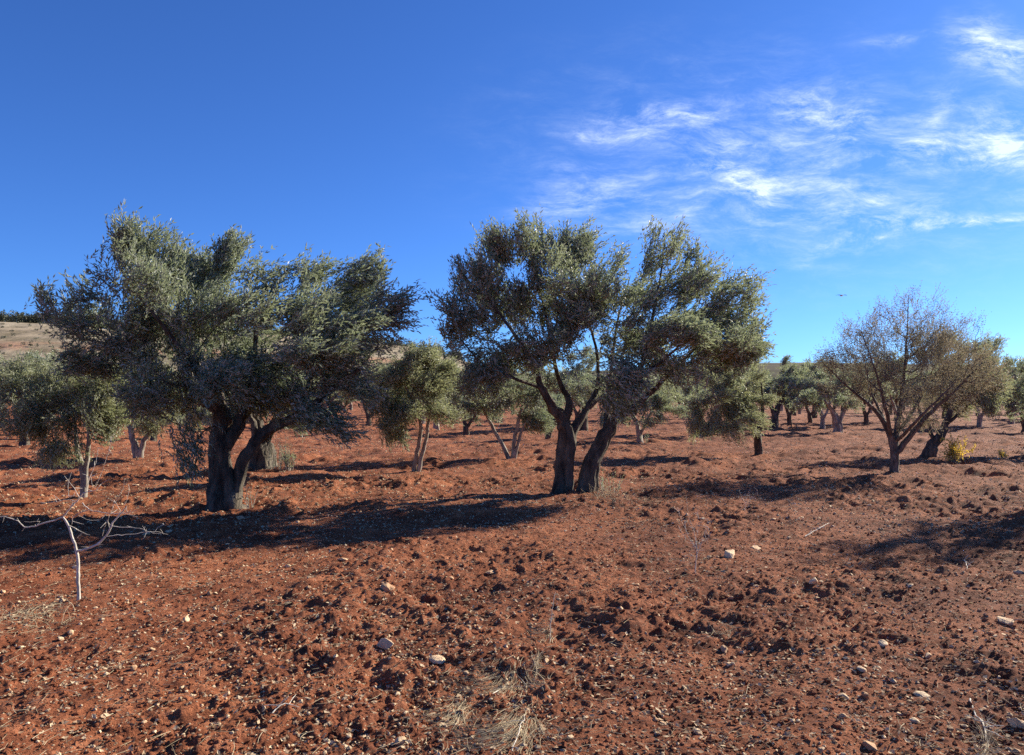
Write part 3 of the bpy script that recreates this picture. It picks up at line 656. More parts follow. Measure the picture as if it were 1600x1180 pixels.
# ---- far rows: four kinds of tree, copied over the orchard grid
def wtree(seed, h=4.0, w=2.0, nt_=190):
    r = np.random.default_rng(seed)
    st = [[(0,0,.17,0),(.02,.5,.14,0),(r.normal(0,.1),1.0,.11,0),(-.3*w,1.8,.06,.2),(-.5*w,2.6,.03,.3)],[(0,.8,.1,0),(.3*w,1.5,.07,-.2),(.6*w,2.3,.03,-.3)],[(0,.9,.08,0),(.1,1.8,.05,.5),(.0,2.8,.02,.8)]]
    el = [(r.normal(0,.2)*w, h*.60, 1.0*w, .30*h, 0, .95*w), (-.5*w, h*.5, .55*w, .2*h, r.normal(0,.3), .6*w), (.5*w, h*.52, .6*w, .22*h, r.normal(0,.3), .6*w), (r.normal(0,.3)*w, h*.82, .45*w, .15*h, 0, .5*w), (r.normal(0,.4)*w, h*.36, .5*w, .12*h, 0, .5*w)]
    return tree('olive_tree', 0, st, el, 'x', 'olive tree', G_FAR, ntarget=nt_, nsprig=6, nl=8, leaf=(.14,.042), seed=seed, world=True, spriglen=(.25,.55), spray=6, ssz=.25, step=.25, bark=M_BARKP if seed % 2 else M_BARK, mat=M_LEAF2 if seed % 3 == 0 else M_LEAF)
protos = [wtree(601, 4.8, 2.7), wtree(602, 4.4, 2.4), wtree(603, 5.1, 2.8), wtree(604, 4.2, 2.6), wtree(606, 4.6, 2.3)]
used = set(); cnt = 0
ca, sa = math.cos(.32), math.sin(.32)
taken = [(P(s[0][0][0], s[0][0][1], D)[0], D) for _, D, s, _, _ in MID] + [(-4.2, 11.1), (1, 12.7), (8.1, 16)]
pr_ = np.random.default_rng(99)
spots = []
for a in range(-30, 31):
    for b in range(2, 34):
        u, v = a * 7.0, b * 7.0
        x = u * ca + v * sa * .9 + pr_.normal(0, .7); y = -u * sa * .2 + v + pr_.normal(0, .7)
        if y < 30 or y > 118: continue
        if abs(x / y) > .72: continue
        if any((x - p) ** 2 + (y - q) ** 2 < 22 for p, q in taken): continue
        spots.append((y, x))
spots.sort(); spots = spots[:235]
def where(x, y):
    px = CX + F * x / y
    if px < 260: z = 'at the left'
    elif px < 560: z = 'behind the biggest left olive'
    elif px < 720: z = 'between the two big olives'
    elif px < 1200: z = 'behind the twin-trunk olive'
    elif px < 1560: z = 'behind the almond tree'
    else: z = 'at the right edge'
    d = 'in the first of the far rows' if y < 45 else 'in the middle of the far rows' if y < 75 else 'in the last far rows'
    return 'small distant olive tree ' + z + ', ' + d
for k, (y, x) in enumerate(spots):
    pk = int(pr_.integers(0, 5))
    if pk not in used: used.add(pk); o = protos[pk]
    else: o = copy_tree(protos[pk])
    o.location = (x, y, gz(x, y, .3)); o.rotation_euler = (0, 0, pr_.uniform(0, 6.28)); s_ = pr_.uniform(.8, 1.12); o.scale = (s_ * pr_.uniform(.9, 1.15), s_, s_ * pr_.uniform(.85, 1.05))
    o['label'] = where(x, y); o['group'] = G_FAR

# ---- orchard beyond, too far to tell trees apart, and the wood on the ridge
def clumps(name, pts, hts, wds, nleaf, lsz, mat, seed, conic=False):
    r = np.random.default_rng(seed); n = len(pts)
    u = r.normal(0, 1, (n, nleaf, 3)); u /= np.linalg.norm(u, axis=2, keepdims=True); q = r.random((n, nleaf, 1)) ** .4
    off = u * q; off[..., 2] = off[..., 2] * .5 + .5
    if conic:
        f = 1.1 - off[..., 2:3] * .75; off[..., 0:1] *= f; off[..., 1:2] *= f
    off[..., 0] *= wds[:, None]; off[..., 1] *= wds[:, None]; off[..., 2] = off[..., 2] * hts[:, None] * .9 + hts[:, None] * .12
    c = pts[:, None, :] + off
    d1 = r.normal(0, 1, c.shape); d1 /= np.linalg.norm(d1, axis=2, keepdims=True); d2 = np.cross(d1, r.normal(0, 1, c.shape)); d2 /= np.linalg.norm(d2, axis=2, keepdims=True)
    s = lsz * r.uniform(.6, 1.3, (n, nleaf, 1))
    V = np.stack([c - d1 * s, c - d2 * s * .5, c + d1 * s, c + d2 * s * .5], 2).reshape(-1, 3)
    t = np.repeat(np.clip(r.random((n, 1)) * .5 + r.random((n, nleaf)) * .45, 0, 1).reshape(-1), 4)
    return mesh_np(name, V, np.arange(len(V)).reshape(-1, 4), mat, attr=t)

# ------------------------------------------------------------------ hills
def hill_mat(name, c1, c2, c3, sc, red=False):
    m = bpy.data.materials.new(name); nt, N, L = nodes(m)
    geo = N.new('ShaderNodeNewGeometry'); mp = N.new('ShaderNodeMapping'); mp.inputs['Scale'].default_value = (1, .45, 3); L.new(geo.outputs['Position'], mp.inputs[0])
    n1 = noise(N, L, mp.outputs[0], sc, 7, .65); n2 = noise(N, L, mp.outputs[0], sc * 6, 5, .7)
    r = ramp(N, [(.34, c1), (.5, c2), (.66, c3)]); L.new(n1.outputs[0], r.inputs[0])
    r2 = ramp(N, [(.40, (.45, .46, .40)), (.55, (1, 1, 1))]); L.new(n2.outputs[0], r2.inputs[0])
    col = mixc(N, L, .7, r.outputs[0], r2.outputs[0], 'MULTIPLY')
    if red:                       # a ploughed strip of red soil low on the slope
        at = N.new('ShaderNodeAttribute'); at.attribute_name = 'tint'; ad = N.new('ShaderNodeMath'); ad.operation = 'MULTIPLY'
        rr = ramp(N, [(.40, (0, 0, 0)), (.48, (1, 1, 1))]); L.new(n1.outputs[0], rr.inputs[0]); L.new(at.outputs['Fac'], ad.inputs[0]); L.new(rr.outputs[0], ad.inputs[1])
        am = N.new('ShaderNodeMath'); am.operation = 'MULTIPLY'; am.inputs[1].default_value = .55; L.new(ad.outputs[0], am.inputs[0]); col = mixc(N, L, am.outputs[0], col, (.34, .16, .09))
    b = N.new('ShaderNodeBsdfPrincipled'); L.new(col, b.inputs['Base Color']); b.inputs['Roughness'].default_value = 1; b.inputs['Specular IOR Level'].default_value = .05
    bp = N.new('ShaderNodeBump'); bp.inputs['Distance'].default_value = 2.5; bp.inputs['Strength'].default_value = .6; L.new(n2.outputs[0], bp.inputs['Height']); L.new(bp.outputs[0], b.inputs['Normal'])
    out = N.new('ShaderNodeOutputMaterial'); L.new(b.outputs[0], out.inputs[0]); return m

def hill(name, d0, d1, d2, prof, mat, sc, seed, band=None):
    """prof: skyline points (px, py) of the photograph; the ridge stands d1 metres off"""
    px = np.array([p[0] for p in prof], float); py = np.array([p[1] for p in prof], float)
    tx = np.linspace((px[0] - CX) / F, (px[-1] - CX) / F, 420); hz = (HY - np.interp(tx * F + CX, px, py)) / F * d1 + CAMH
    d = np.r_[np.linspace(d0, d1, 70), np.linspace(d1, d2, 20)[1:]]
    T, Dd = np.meshgrid(tx, d); H = np.interp(tx, tx, hz)[None, :] * np.where(Dd < d1, sstep(0, 1, (Dd - d0) / (d1 - d0)) ** .8, 1 - .9 * sstep(d1, d2, Dd))
    X = T * Dd; Hn = H + (vn(X / sc, Dd / sc, seed) * .06 + vn(X / sc * 3, Dd / sc * 3, seed + 1) * .02) * H - .5
    V = np.stack([X, Dd, Hn], -1).reshape(-1, 3); n = len(tx)
    a = (np.arange(len(d) - 1)[:, None] * n + np.arange(n - 1)[None, :])
    f = (Dd - d0) / (d1 - d0)
    t = (sstep(band[0], band[0] + .04, f) * (1 - sstep(band[1] - .04, band[1], f))).reshape(-1) if band else None
    o = mesh_np(name, V, np.stack([a, a + 1, a + n + 1, a + n], -1).reshape(-1, 4), mat, smooth=True, attr=t); tag(o, kind='structure')
    return lambda x, y: float(mathutils_h(x, y, tx, hz, d0, d1, d2, sc, seed))
def mathutils_h(x, y, tx, hz, d0, d1, d2, sc, seed):
    h = np.interp(x / y, tx, hz) * (float(sstep(0, 1, (y - d0) / (d1 - d0))) ** .8 if y < d1 else 1 - .9 * float(sstep(d1, d2, y)))
    return h + (float(vn(x / sc, y / sc, seed)) * .06 + float(vn(x / sc * 3, y / sc * 3, seed + 1)) * .02) * h - .5
hA = hill('hill', 260, 620, 1000, [(-1500,560),(-700,520),(-200,508),(0,508),(120,515),(250,522),(400,530),(560,540),(640,546),(700,560),(800,580),(900,598),(1050,612),(1300,622)],
     hill_mat('dry_grass_hill', (.20, .16, .11), (.31, .255, .18), (.38, .33, .24), .012, True), 90, 31, band=(.40, .52))
hB = hill('distant_hill', 900, 1700, 2600, [(500,606),(800,588),(1000,574),(1150,567),(1250,565),(1350,568),(1600,574),(2000,585),(3000,600)],
     hill_mat('scrub_hill', (.055, .052, .034), (.08, .072, .048), (.12, .10, .07), .004), 300, 41)
r_ = np.random.default_rng(5)
wp = []
for _ in range(2600):
    px = r_.uniform(-500, 720); y = r_.uniform(590, 690)
    if px > 560 and r_.random() < .3: continue
    if 330 < px < 560 and r_.random() < .4: continue
    x = (px - CX) / F * y; wp.append((x, y, hA(x, y) - .5))
wp = np.array(wp)
o = clumps('pine_wood', wp, r_.uniform(6, 11.5, len(wp)), r_.uniform(2.2, 3.8, len(wp)), 90, .75, M_PINE, 6); tag(o, 'dark pine wood along the crest of the left hill', 'pine wood', kind='stuff')
wp = []
for _ in range(520):
    px = r_.uniform(-300, 2000); y = 120 * (270 / 120) ** r_.random(); x = (px - CX) / F * y; wp.append((x, y, 0))
wp = np.array(wp)
o = clumps('distant_orchard', wp, r_.uniform(3, 4.4, len(wp)), r_.uniform(1.4, 2.2, len(wp)), 330, .26, M_LEAF, 7); tag(o, 'far-off olive orchard reading as one grey-green band below the hills', 'orchard', kind='stuff')
wp = []
for _ in range(420):
    px = r_.uniform(-200, 760); y = r_.uniform(300, 560); x = (px - CX) / F * y; wp.append((x, y, hA(x, y)))
wp = np.array(wp)
o = clumps('hillside_scrub', wp, r_.uniform(1, 3, len(wp)), r_.uniform(.8, 2, len(wp)), 40, .4, M_PINE, 8); tag(o, 'scattered low scrub dotting the dry slope of the left hill', 'scrub', kind='stuff')

# ------------------------------------------------------------------ bare sapling in front
def polytree(name, D, br, label, cat, mat, group=None, spurs=0, seed=1, trunk='trunk', branch='branch', depth=.25):
    r = np.random.default_rng(seed); b0 = P(br[0][0][0], br[0][0][1], D); org = np.array([b0[0], D, gz(b0[0], D)])
    root = empty(name, org); tag(root, label, cat, group); dz = org[2] - b0[2]
    placed = []
    for i, b in enumerate(br):
        dd0 = 0
        if i > 0:
            q = np.array([b[0][0], b[0][1]]); best = min(placed, key=lambda s: (s[0] - q[0]) ** 2 + (s[1] - q[1]) ** 2); dd0 = best[2]
            slope = r.uniform(-depth, depth)
        else: slope = 0
        pts = []; tot = 0
        for k, q in enumerate(b):
            if k: tot += math.hypot(q[0] - b[k - 1][0], q[1] - b[k - 1][1])
            dd = dd0 + slope * tot / 100.0; p = P(q[0], q[1], D + dd) - org; p[2] += dz * max(0, 1 - p[2] / .3); pts.append([*p, q[2]]); placed.append((q[0], q[1], dd))
        if i == 0: pts[0][2] = -.06
        c = catmull(pts, .03); c[:, :3] += r.normal(0, .0022, (len(c), 3)); c[:, 3] = np.maximum(c[:, 3], .0019 if name == 'bare_sapling' else .0011); ch = [(c[:, :3], c[:, 3] * (.76 if name == 'bare_sapling' else 1) * (1 + .10 * r.normal(0, 1, len(c)).clip(-1, 1)))]
        if spurs and i > 0:
            for _ in range(int(spurs * len(c) / 6)):
                k = r.integers(1, len(c)); d = r.normal(0, 1, 3) * np.array([1, .8, 1]) + np.array([0, 0, .35]); d /= np.linalg.norm(d); l_ = r.uniform(.02, .075)
                p0 = c[k, :3]; ch.append((np.array([p0, p0 + d * l_ * .5, p0 + d * l_ + r.normal(0, .006, 3)]), np.array([.0022, .0018, .0010])))
        v, q = ring_tubes(ch, lambda x: 10 if x > .008 else 5)
        mesh_np(trunk if i == 0 else branch, v, q, mat, root, smooth=True)
    return root
polytree('bare_sapling', 5.85, [
 [(124,950,.021),(122,920,.018),(122,890,.0165),(120,862,.016),(112,838,.013),(105,818,.011),(98,808,.0095)],
 [(121,861,.012),(135,858,.0115),(152,851,.011),(165,838,.010),(174,822,.009),(184,808,.007),(198,791,.0045)],
 [(98,809,.008),(75,816,.0075),(55,822,.007),(38,824,.006),(28,815,.0045),(12,809,.004),(-12,806,.0035)],
 [(98,808,.008),(108,796,.0075),(120,783,.0065),(130,772,.005),(150,765,.0035)],
 [(124,777,.004),(112,758,.003),(101,743,.002)],
 [(150,765,.003),(158,757,.0025),(170,749,.002)],[(148,763,.0025),(160,735,.0018),(168,712,.0014),(178,676,.001)],
 [(145,761,.002),(142,745,.0012)],[(135,770,.003),(140,748,.0024),(150,722,.002),(153,700,.0016)],[(194,790,.003),(200,776,.0022),(202,758,.0018)],[(108,776,.0024),(106,758,.002),(112,738,.0016)],[(240,833,.002),(246,824,.0016),(256,820,.0014)],
 [(165,838,.0045),(190,836,.004),(215,834,.0035),(235,831,.003),(262,835,.0018)],
 [(174,822,.0045),(195,824,.0038),(218,826,.003),(240,833,.002),(252,835,.0015)],
 [(128,786,.005),(140,797,.0045),(160,800,.004),(180,803,.0035),(205,800,.002),(214,797,.001)],
 [(138,797,.0035),(122,803,.003),(114,809,.0025),(113,820,.0015)],
 [(174,822,.003),(168,814,.0028),(178,790,.0025),(192,765,.002),(194,748,.001)],
 [(105,820,.005),(118,826,.004),(130,833,.003),(140,836,.0015)],[(128,833,.003),(121,841,.0015)],
 [(120,783,.003),(100,781,.0025),(82,785,.002),(62,785,.001)],
 [(108,776,.0025),(118,775,.002),(97,774,.001)],
 [(182,808,.003),(188,798,.0025),(180,786,.002),(172,781,.001)],[(160,838,.002),(163,825,.0015),(167,812,.001)],
 [(55,822,.003),(62,815,.0022),(38,816,.0018)],
 [(190,800,.0022),(205,806,.0018),(215,808,.001)],[(123,806,.002),(135,812,.0018),(150,813,.0012),(160,810,.001)],[(40,823,.0022),(34,830,.0016)]],
 'bare thorny pale sapling with crooked branches at the lower left', 'sapling', M_TWIG, spurs=1.6, seed=4)

polytree('dry_weed', 6.75, [
 [(1086,900,.006),(1087,885,.005),(1089,868,.0045),(1088,850,.0035),(1084,830,.002),(1076,806,.0012),(1072,775,.0008)],
 [(1089,868,.003),(1096,850,.0022),(1102,830,.0015),(1106,812,.0008)],[(1088,858,.0025),(1080,845,.002),(1072,828,.0015),(1068,808,.0008)],
 [(1089,866,.002),(1086,850,.0015),(1090,832,.001),(1096,812,.0007)],[(1096,850,.0015),(1106,842,.001),(1114,828,.0006)],[(1080,846,.0015),(1070,840,.001),(1062,826,.0006)],
 [(1084,832,.0012),(1090,815,.001),(1091,795,.0006)],[(1087,872,.0015),(1077,868,.001),(1068,872,.0008)],[(1072,828,.001),(1064,812,.0008),(1060,796,.0006)],[(1102,832,.001),(1112,815,.0007)]],
 'tall dry branching weed with pale stem in front of the twin trunks', 'dry weed', M_TWIG, spurs=4, seed=9, trunk='stem', branch='side_stem')
polytree('dry_weed', 4.35, [
 [(865,1132,.003),(862,1120,.003),(864,1040,.002),(866,975,.0016),(869,926,.001)],[(864,1040,.001),(870,1015,.0007)]],
 'single thin upright dry stalk standing in the soil below the centre', 'dry weed', M_STRAW, seed=12, trunk='stem', branch='side_stem') if False else None
polytree('dry_weed', 10.4, [
 [(1163,801,.004),(1165,790,.003),(1168,775,.002),(1174,760,.001)],[(1165,790,.002),(1158,776,.0015),(1155,764,.001)],[(1166,786,.002),(1178,778,.0012),(1184,766,.0008)],[(1164,792,.0018),(1172,786,.0012),(1170,768,.0008)]],
 'small dry weed farther back than the tall one, right of the twin trunks', 'dry weed', M_TWIG, spurs=5, seed=10, trunk='stem', branch='side_stem')

# yellow-leaved shrubs beside the leaning olive
def shrub(name, px, py, D, w, h, n, label, seed, nl, leaf, mat):
    b = P(px, py, D); root = empty(name, (b[0], D, gz(b[0], D, .05))); tag(root, label, 'shrub')
    r = np.random.default_rng(seed); ch = []; pos = []; dirs = []; Ls = []
    for i in range(n):
        d = np.array([r.normal(0, .42) * w / h, r.normal(0, .4) * w / h, 1.0]); d /= np.linalg.norm(d); hh = h * r.uniform(.55, 1.05)
        b_ = np.array([r.normal(0, w * .18), r.normal(0, w * .18), -.03]); t = np.linspace(0, 1, 5)[:, None]
        ch.append((b_ + d * hh * t + r.normal(0, .01, (5, 3)), np.linspace(.008, .002, 5))); pos.append(b_ + d * hh * .25); dirs.append(d); Ls.append(hh * .8)
        for _ in range(2):
            q = r.uniform(.3, .8); d2 = d + r.normal(0, .5, 3); d2 /= np.linalg.norm(d2); pos.append(b_ + d * hh * q); dirs.append(d2); Ls.append(hh * .35)
    v, q = ring_tubes(ch, lambda x: 4); mesh_np('stems', v, q, M_BARKP, root, smooth=True)
    leaves('foliage', np.array(pos), np.array(dirs), np.array(Ls), nl, leaf[0], leaf[1], mat, root, r, wind=(0, 0, .05), droop=.1)
    return root
shrub('yellow_shrub', 1494, 712, 18.6, .52, .72, 32, 'yellow-leaved shrub at the foot of the leaning olive right of the almond tree', 61, 12, (.055, .03), M_YEL)
shrub('yellow_shrub', 1566, 716, 19.8, .22, .30, 9, 'tiny yellow weed alone on the soil near the right edge', 62, 8, (.05, .028), M_YEL)
shrub('dry_shrub', 452, 737, 16.0, .24, .55, 16, 'sparse grey-green shrub beside the thick trunk behind the biggest left olive', 63, 10, (.05, .014), M_LEAF2)

# ------------------------------------------------------------------ bird
def bird():
    D = 62; c = P(1315, 462, D); root = empty('bird', c); tag(root, 'tiny bird gliding with spread wings in the sky left of the almond tree', 'bird')
    bm = bmesh.new(); ps = [(-.17, .012, 0), (-.12, .04, 0), (-.04, .058, -.005), (.05, .055, 0), (.11, .038, .012), (.145, .034, .02), (.17, .02, .018), (.195, .004, .012)]
    s = 10; rings = []
    for (y, rr, z) in ps: rings.append([bm.verts.new((rr * math.cos(t * 6.2832 / s) * 1.05, -y * 1.4, z + rr * math.sin(t * 6.2832 / s))) for t in range(s)])
    for a, b in zip(rings, rings[1:]):
        for i in range(s): bm.faces.new((a[i], a[(i + 1) % s], b[(i + 1) % s], b[i]))
    bm.faces.new(rings[0][::-1]); bm.faces.new(rings[-1])
    tl = [bm.verts.new(v) for v in ((-.02, .2, .004), (.02, .2, .004), (.06, .36, 0), (0, .33, 0), (-.06, .36, 0))]; bm.faces.new(tl)
    me = bpy.data.meshes.new('body'); bm.to_mesh(me); bm.free(); me.materials.append(plain_mat('bird_white', (.72, .70, .66), .7, .1)); o = bpy.data.objects.new('body', me); COL.objects.link(o); o.parent = root
    wm_ = plain_mat('bird_grey', (.16, .15, .15), .7, .2)
    for sd in (-1, 1):
        ol = [(.03, -.09, .02), (.16, -.13, .05), (.28, -.10, .055), (.46, .02, .02), (.43, .06, .02), (.30, .05, .05), (.17, .06, .045), (.03, .08, .015)]
        bm = bmesh.new(); top = [bm.verts.new((sd * x, y, z + .006)) for x, y, z in ol]; bot = [bm.verts.new((sd * x, y, z - .006)) for x, y, z in ol]
        bm.faces.new(top); bm.faces.new(bot[::-1])
        for i in range(len(ol)): bm.faces.new((top[i], bot[i], bot[(i + 1) % len(ol)], top[(i + 1) % len(ol)]))
        bmesh.ops.triangulate(bm, faces=bm.faces[:]); bmesh.ops.recalc_face_normals(bm, faces=bm.faces[:])
        me = bpy.data.meshes.new('wing'); bm.to_mesh(me); bm.free(); me.materials.append(wm_); o = bpy.data.objects.new('wing', me); COL.objects.link(o); o.parent = root
bird()

# ------------------------------------------------------------------ stones
def rock_mesh(seed, flat=.6, ang_=16):
    r = np.random.default_rng(seed); bm = bmesh.new()
    for _ in range(ang_):
        u = r.normal(0, 1, 3); u /= np.linalg.norm(u); u *= r.uniform(.82, 1.05)
        bm.verts.new((u[0] * .5, u[1] * .5 * r.uniform(.75, 1), u[2] * .5 * flat))
    res = bmesh.ops.convex_hull(bm, input=bm.verts[:])
    bmesh.ops.delete(bm, geom=[v for v in bm.verts if not v.link_faces], context='VERTS')
    bmesh.ops.bevel(bm, geom=bm.edges[:], offset=.035, segments=1, affect='EDGES')
    bmesh.ops.triangulate(bm, faces=bm.faces[:]); bmesh.ops.subdivide_edges(bm, edges=bm.edges[:], cuts=2, use_grid_fill=True)
    for v in bm.verts:
        n = mathutils.noise.noise(v.co * 5 + Vector((seed, 0, 0))) * .035 + mathutils.noise.noise(v.co * 14 + Vector((seed, 3, 0))) * .012; v.co += v.co.normalized() * n
    me = bpy.data.meshes.new('stone'); bm.to_mesh(me); bm.free(); me.materials.append(M_STONE)
    return me
RM = [rock_mesh(i * 3 + 1, flat=[.55, .7, .45, .85][i % 4], ang_=10 + (i * 5) % 12) for i in range(14)]
def stone(px, py, wpx, hr=None, lab=None, mi=0, rot=0.0, sink=.5, world=None, size=None, grp='pale stones lying on the red soil'):
    if world is None:
        D = CAMH * F / (py - HY); 
        for _ in range(6):                       # walk to where that ray meets the soil
            x = (px - CX) / F * D; D = (CAMH - gz(x, D)) * F / (py - HY)
        x = (px - CX) / F * D; y = D; size = wpx / F * D
    else: x, y = world
    me = RM[mi % len(RM)]; o = bpy.data.objects.new('stone', me); COL.objects.link(o)
    hr = hr or 1.0; zb = gz(x, y)
    o.scale = (size, size * .85, size * hr); o.rotation_euler = (pr_.normal(0, .25), pr_.normal(0, .25), rot)
    o.location = (x, y, zb + size * hr * .5 * .5 * (1 - sink) * .8); tag(o, lab, 'stone', grp); return o
NAMED = [
 (605,922,34,.95,'dark-faced angular stone lying below the front edge of the left shade',0),
 (601,1012,32,1.2,'upright pointed pale stone below the centre-left, lit on its right face',5),
 (1141,869,32,.9,'big rounded grey-tan stone right of the tall dry weed',3),
 (1180,858,24,.6,'flatter pale stone just behind the big rounded one by the dry weed',2),
 (1131,1017,16,1.2,'upright tan block stone below the dry weed',7),
 (1139,1039,13,.9,'small round pale stone touching the tan block below the dry weed',4),
 (1024,1126,16,.8,'whitest of the paired pale stones at the bottom, right of centre',1),
 (1037,1132,18,.8,'greyer of the paired stones at the bottom, right of centre',6),
 (1165,1109,15,.6,'small bright stone near the bottom, under the dry weed',8),
 (1271,912,22,1.0,'round tan stone alone on the soil right of the dry weed',9),
 (1421,916,16,.6,'small pale stone beside the shadow at the right',10),
 (1592,898,20,.7,'pale flat stone at the right edge of the photo, above the dark clod',11),
 (1572,974,38,.8,'dark reddish stone near the right edge of the photo',12),
 (1380,1007,24,.6,'low flat tan stone on the right-hand soil',2),
 (1450,1027,20,.8,'dull brown stone right of the low flat tan one',3),
 (1345,1048,26,.8,'brown wedge stone on the right-hand soil, below the flat tan one',0),
 (1318,1090,24,.75,'pale rounded stone near the bottom of the right half',6),
 (1352,1088,16,1.0,'small reddish block right beside the pale rounded stone',7),
 (1440,1088,26,.6,'half-buried tan stone near the bottom right',9),
 (1360,1170,36,.9,'large dusty stone at the bottom edge, right half',5),
 (1590,1134,34,1.0,'big round brown stone at the lower right edge',3),
 (1585,1177,28,.9,'rounded tan stone in the bottom right corner',8),
 (1315,1121,20,.7,'pale elongated stone above the bottom edge, right half',1),
 (765,894,20,.6,'smooth pale oblong stone below the shade of the twin-trunk olive',4),
 (626,1155,26,1.0,'cream stone with a dark shaded side at the bottom, left of centre',11),
 (291,970,15,1.2,'bright white block stone right of the bare sapling',13),
 (110,990,14,1.0,'bright white stone in front of the bare sapling',7),
 (95,1000,14,1.0,'grey block stone beside the bright white one in front of the sapling',9),
 (266,1031,11,.9,'small white stone below and right of the sapling',4),
 (245,1102,13,.9,'round whitish stone left of the bottom centre-left soil',6),
 (4,918,12,.8,'white stone at the left edge level with the sapling trunk',3),
 (263,832,16,.9,'stone lying in the big shade right of the sapling, lit at its side',1),
 (265,825,18,1.0,'tan stone in the big shade just behind the lit one',10),
 (230,836,20,.7,'broken pale stone in the big shade between sapling and big trunk',2),
 (376,812,22,.6,'grey stone sunk in the shade in front of the biggest trunk',12),
 (362,795,24,.5,'flat brown stone at the foot of the biggest trunk',5),
 (293,891,12,.9,'small white stone at the sunlit edge of the shade, left',0),
 (115,888,14,.7,'tan stone just behind the sapling trunk',8),
 (97,940,14,.8,'half-buried tan stone left of the sapling foot',11),
 (212,759,14,.5,'flat pale stone in the sunlit strip left of the biggest trunk',2),
 (70,788,8,.9,'small yellowish stone behind the sapling at the left',1),
 (683,1035,36,.5,'long flat pale stone in the dry grass at the bottom centre',2),
 (705,905,14,.8,'small tan stone under the shade edge, centre',6),
 (535,876,18,.6,'low pale stone at the sunlit edge of the shade, centre-left',9),
 (790,1011,14,.8,'pale stone left of the lone grass tuft in the centre',13),
]
for i, (px, py, w, hr, lab, mi) in enumerate(NAMED): stone(px, py, w, hr, lab, mi, rot=pr_.uniform(0, 6.28))
def spot_label(px, py):
    a = 'left' if px < 400 else 'centre-left' if px < 800 else 'centre-right' if px < 1200 else 'right'
    b = 'among the middle-distance soil' if py < 800 else 'on the soil beyond the sapling' if py < 900 else 'on the front soil' if py < 1030 else 'on the soil at the bottom'
    return f'small pale stone {b}, {a} part of the photo'
k = 0
while k < 250:
    px = pr_.uniform(-10, 1610); py = HY + 95 + (1180 - HY - 95) * pr_.random() ** .8
    w = pr_.uniform(6, 11) if pr_.random() < .72 else pr_.uniform(11, 17)
    o = stone(px, py, w * (.55 + .45 * (py - HY) / 500), pr_.uniform(.6, 1.1), spot_label(px, py), int(pr_.integers(0, 14)), rot=pr_.uniform(0, 6.28)); k += 1

# ------------------------------------------------------------------ pebbles, crumbs, litter, straw
def scatter_area(n, r, y0=2.6, y1=14, pw=1.0, slope=.74):
    """points over a ground patch, denser near the front"""
    y = y0 * (y1 / y0) ** (r.random(n) ** pw); x = r.uniform(-1, 1, n) * slope * y + r.normal(0, .2, n); return x, y
def trough(x, y):
    return height(x, y, .02) - (height(x + .12, y, .05) + height(x - .12, y, .05) + height(x, y + .12, .05) + height(x, y - .12, .05)) / 4
OCT = np.array([(1, 0, 0), (0, 1, 0), (-1, 0, 0), (0, -1, 0), (0, 0, 1), (0, 0, -1)], float)
OF = np.array([(0, 1, 4), (1, 2, 4), (2, 3, 4), (3, 0, 4), (1, 0, 5), (2, 1, 5), (3, 2, 5), (0, 3, 5)])
bmi = bmesh.new(); bmesh.ops.create_icosphere(bmi, subdivisions=1, radius=1); bmi.verts.index_update()
ICV = np.array([v.co[:] for v in bmi.verts]); ICF = np.array([[v.index for v in f.verts] for f in bmi.faces]); bmi.free()
def lumps(name, x, y, s, mat, r, base=(ICV, ICF), flat=.7, tint=None, sink=.35):
    bv, bf = base; n = len(x); z = height(x, y, .006)
    v = bv[None] * (1 + r.normal(0, .17, (n, len(bv), 1))); sc = s[:, None, None] * r.uniform(.7, 1.25, (n, 1, 3)); sc[..., 2] *= flat; v = v * sc
    a = r.uniform(0, 6.28, n); c, q = np.cos(a)[:, None], np.sin(a)[:, None]
    vx = v[..., 0] * c - v[..., 1] * q; vy = v[..., 0] * q + v[..., 1] * c
    V = np.stack([vx + x[:, None], vy + y[:, None], v[..., 2] + z[:, None] + (s * flat * (1 - 2 * sink))[:, None]], -1)
    Fc = (bf[None] + (np.arange(n) * len(bv))[:, None, None]).reshape(-1, 3)
    at = None if tint is None else np.repeat(tint, len(bv))
    return mesh_np(name, V.reshape(-1, 3), Fc, mat, nper=3, attr=at, smooth=False)
rr = np.random.default_rng(21)
x, y = scatter_area(26000, rr, 2.6, 11, .9); s = .004 + .010 * rr.random(len(x)) ** 2.5 + .012 * (rr.random(len(x)) < .04)
o = lumps('soil_clods', x, y, s, M_SOIL, rr); tag(o, 'loose red soil clods and crumbs strewn over the tilled field', 'soil clods', kind='stuff')
x, y = scatter_area(17000, rr, 2.6, 24, .9); s = .004 + .008 * rr.random(len(x)) ** 2.5; s *= np.clip(y / 8, 1, 2.2)
o = lumps('pebbles', x, y, s, M_LITTER, rr, tint=rr.random(len(x)), flat=.8); tag(o, 'countless small pale pebbles strewn over the red soil', 'pebbles', kind='stuff')

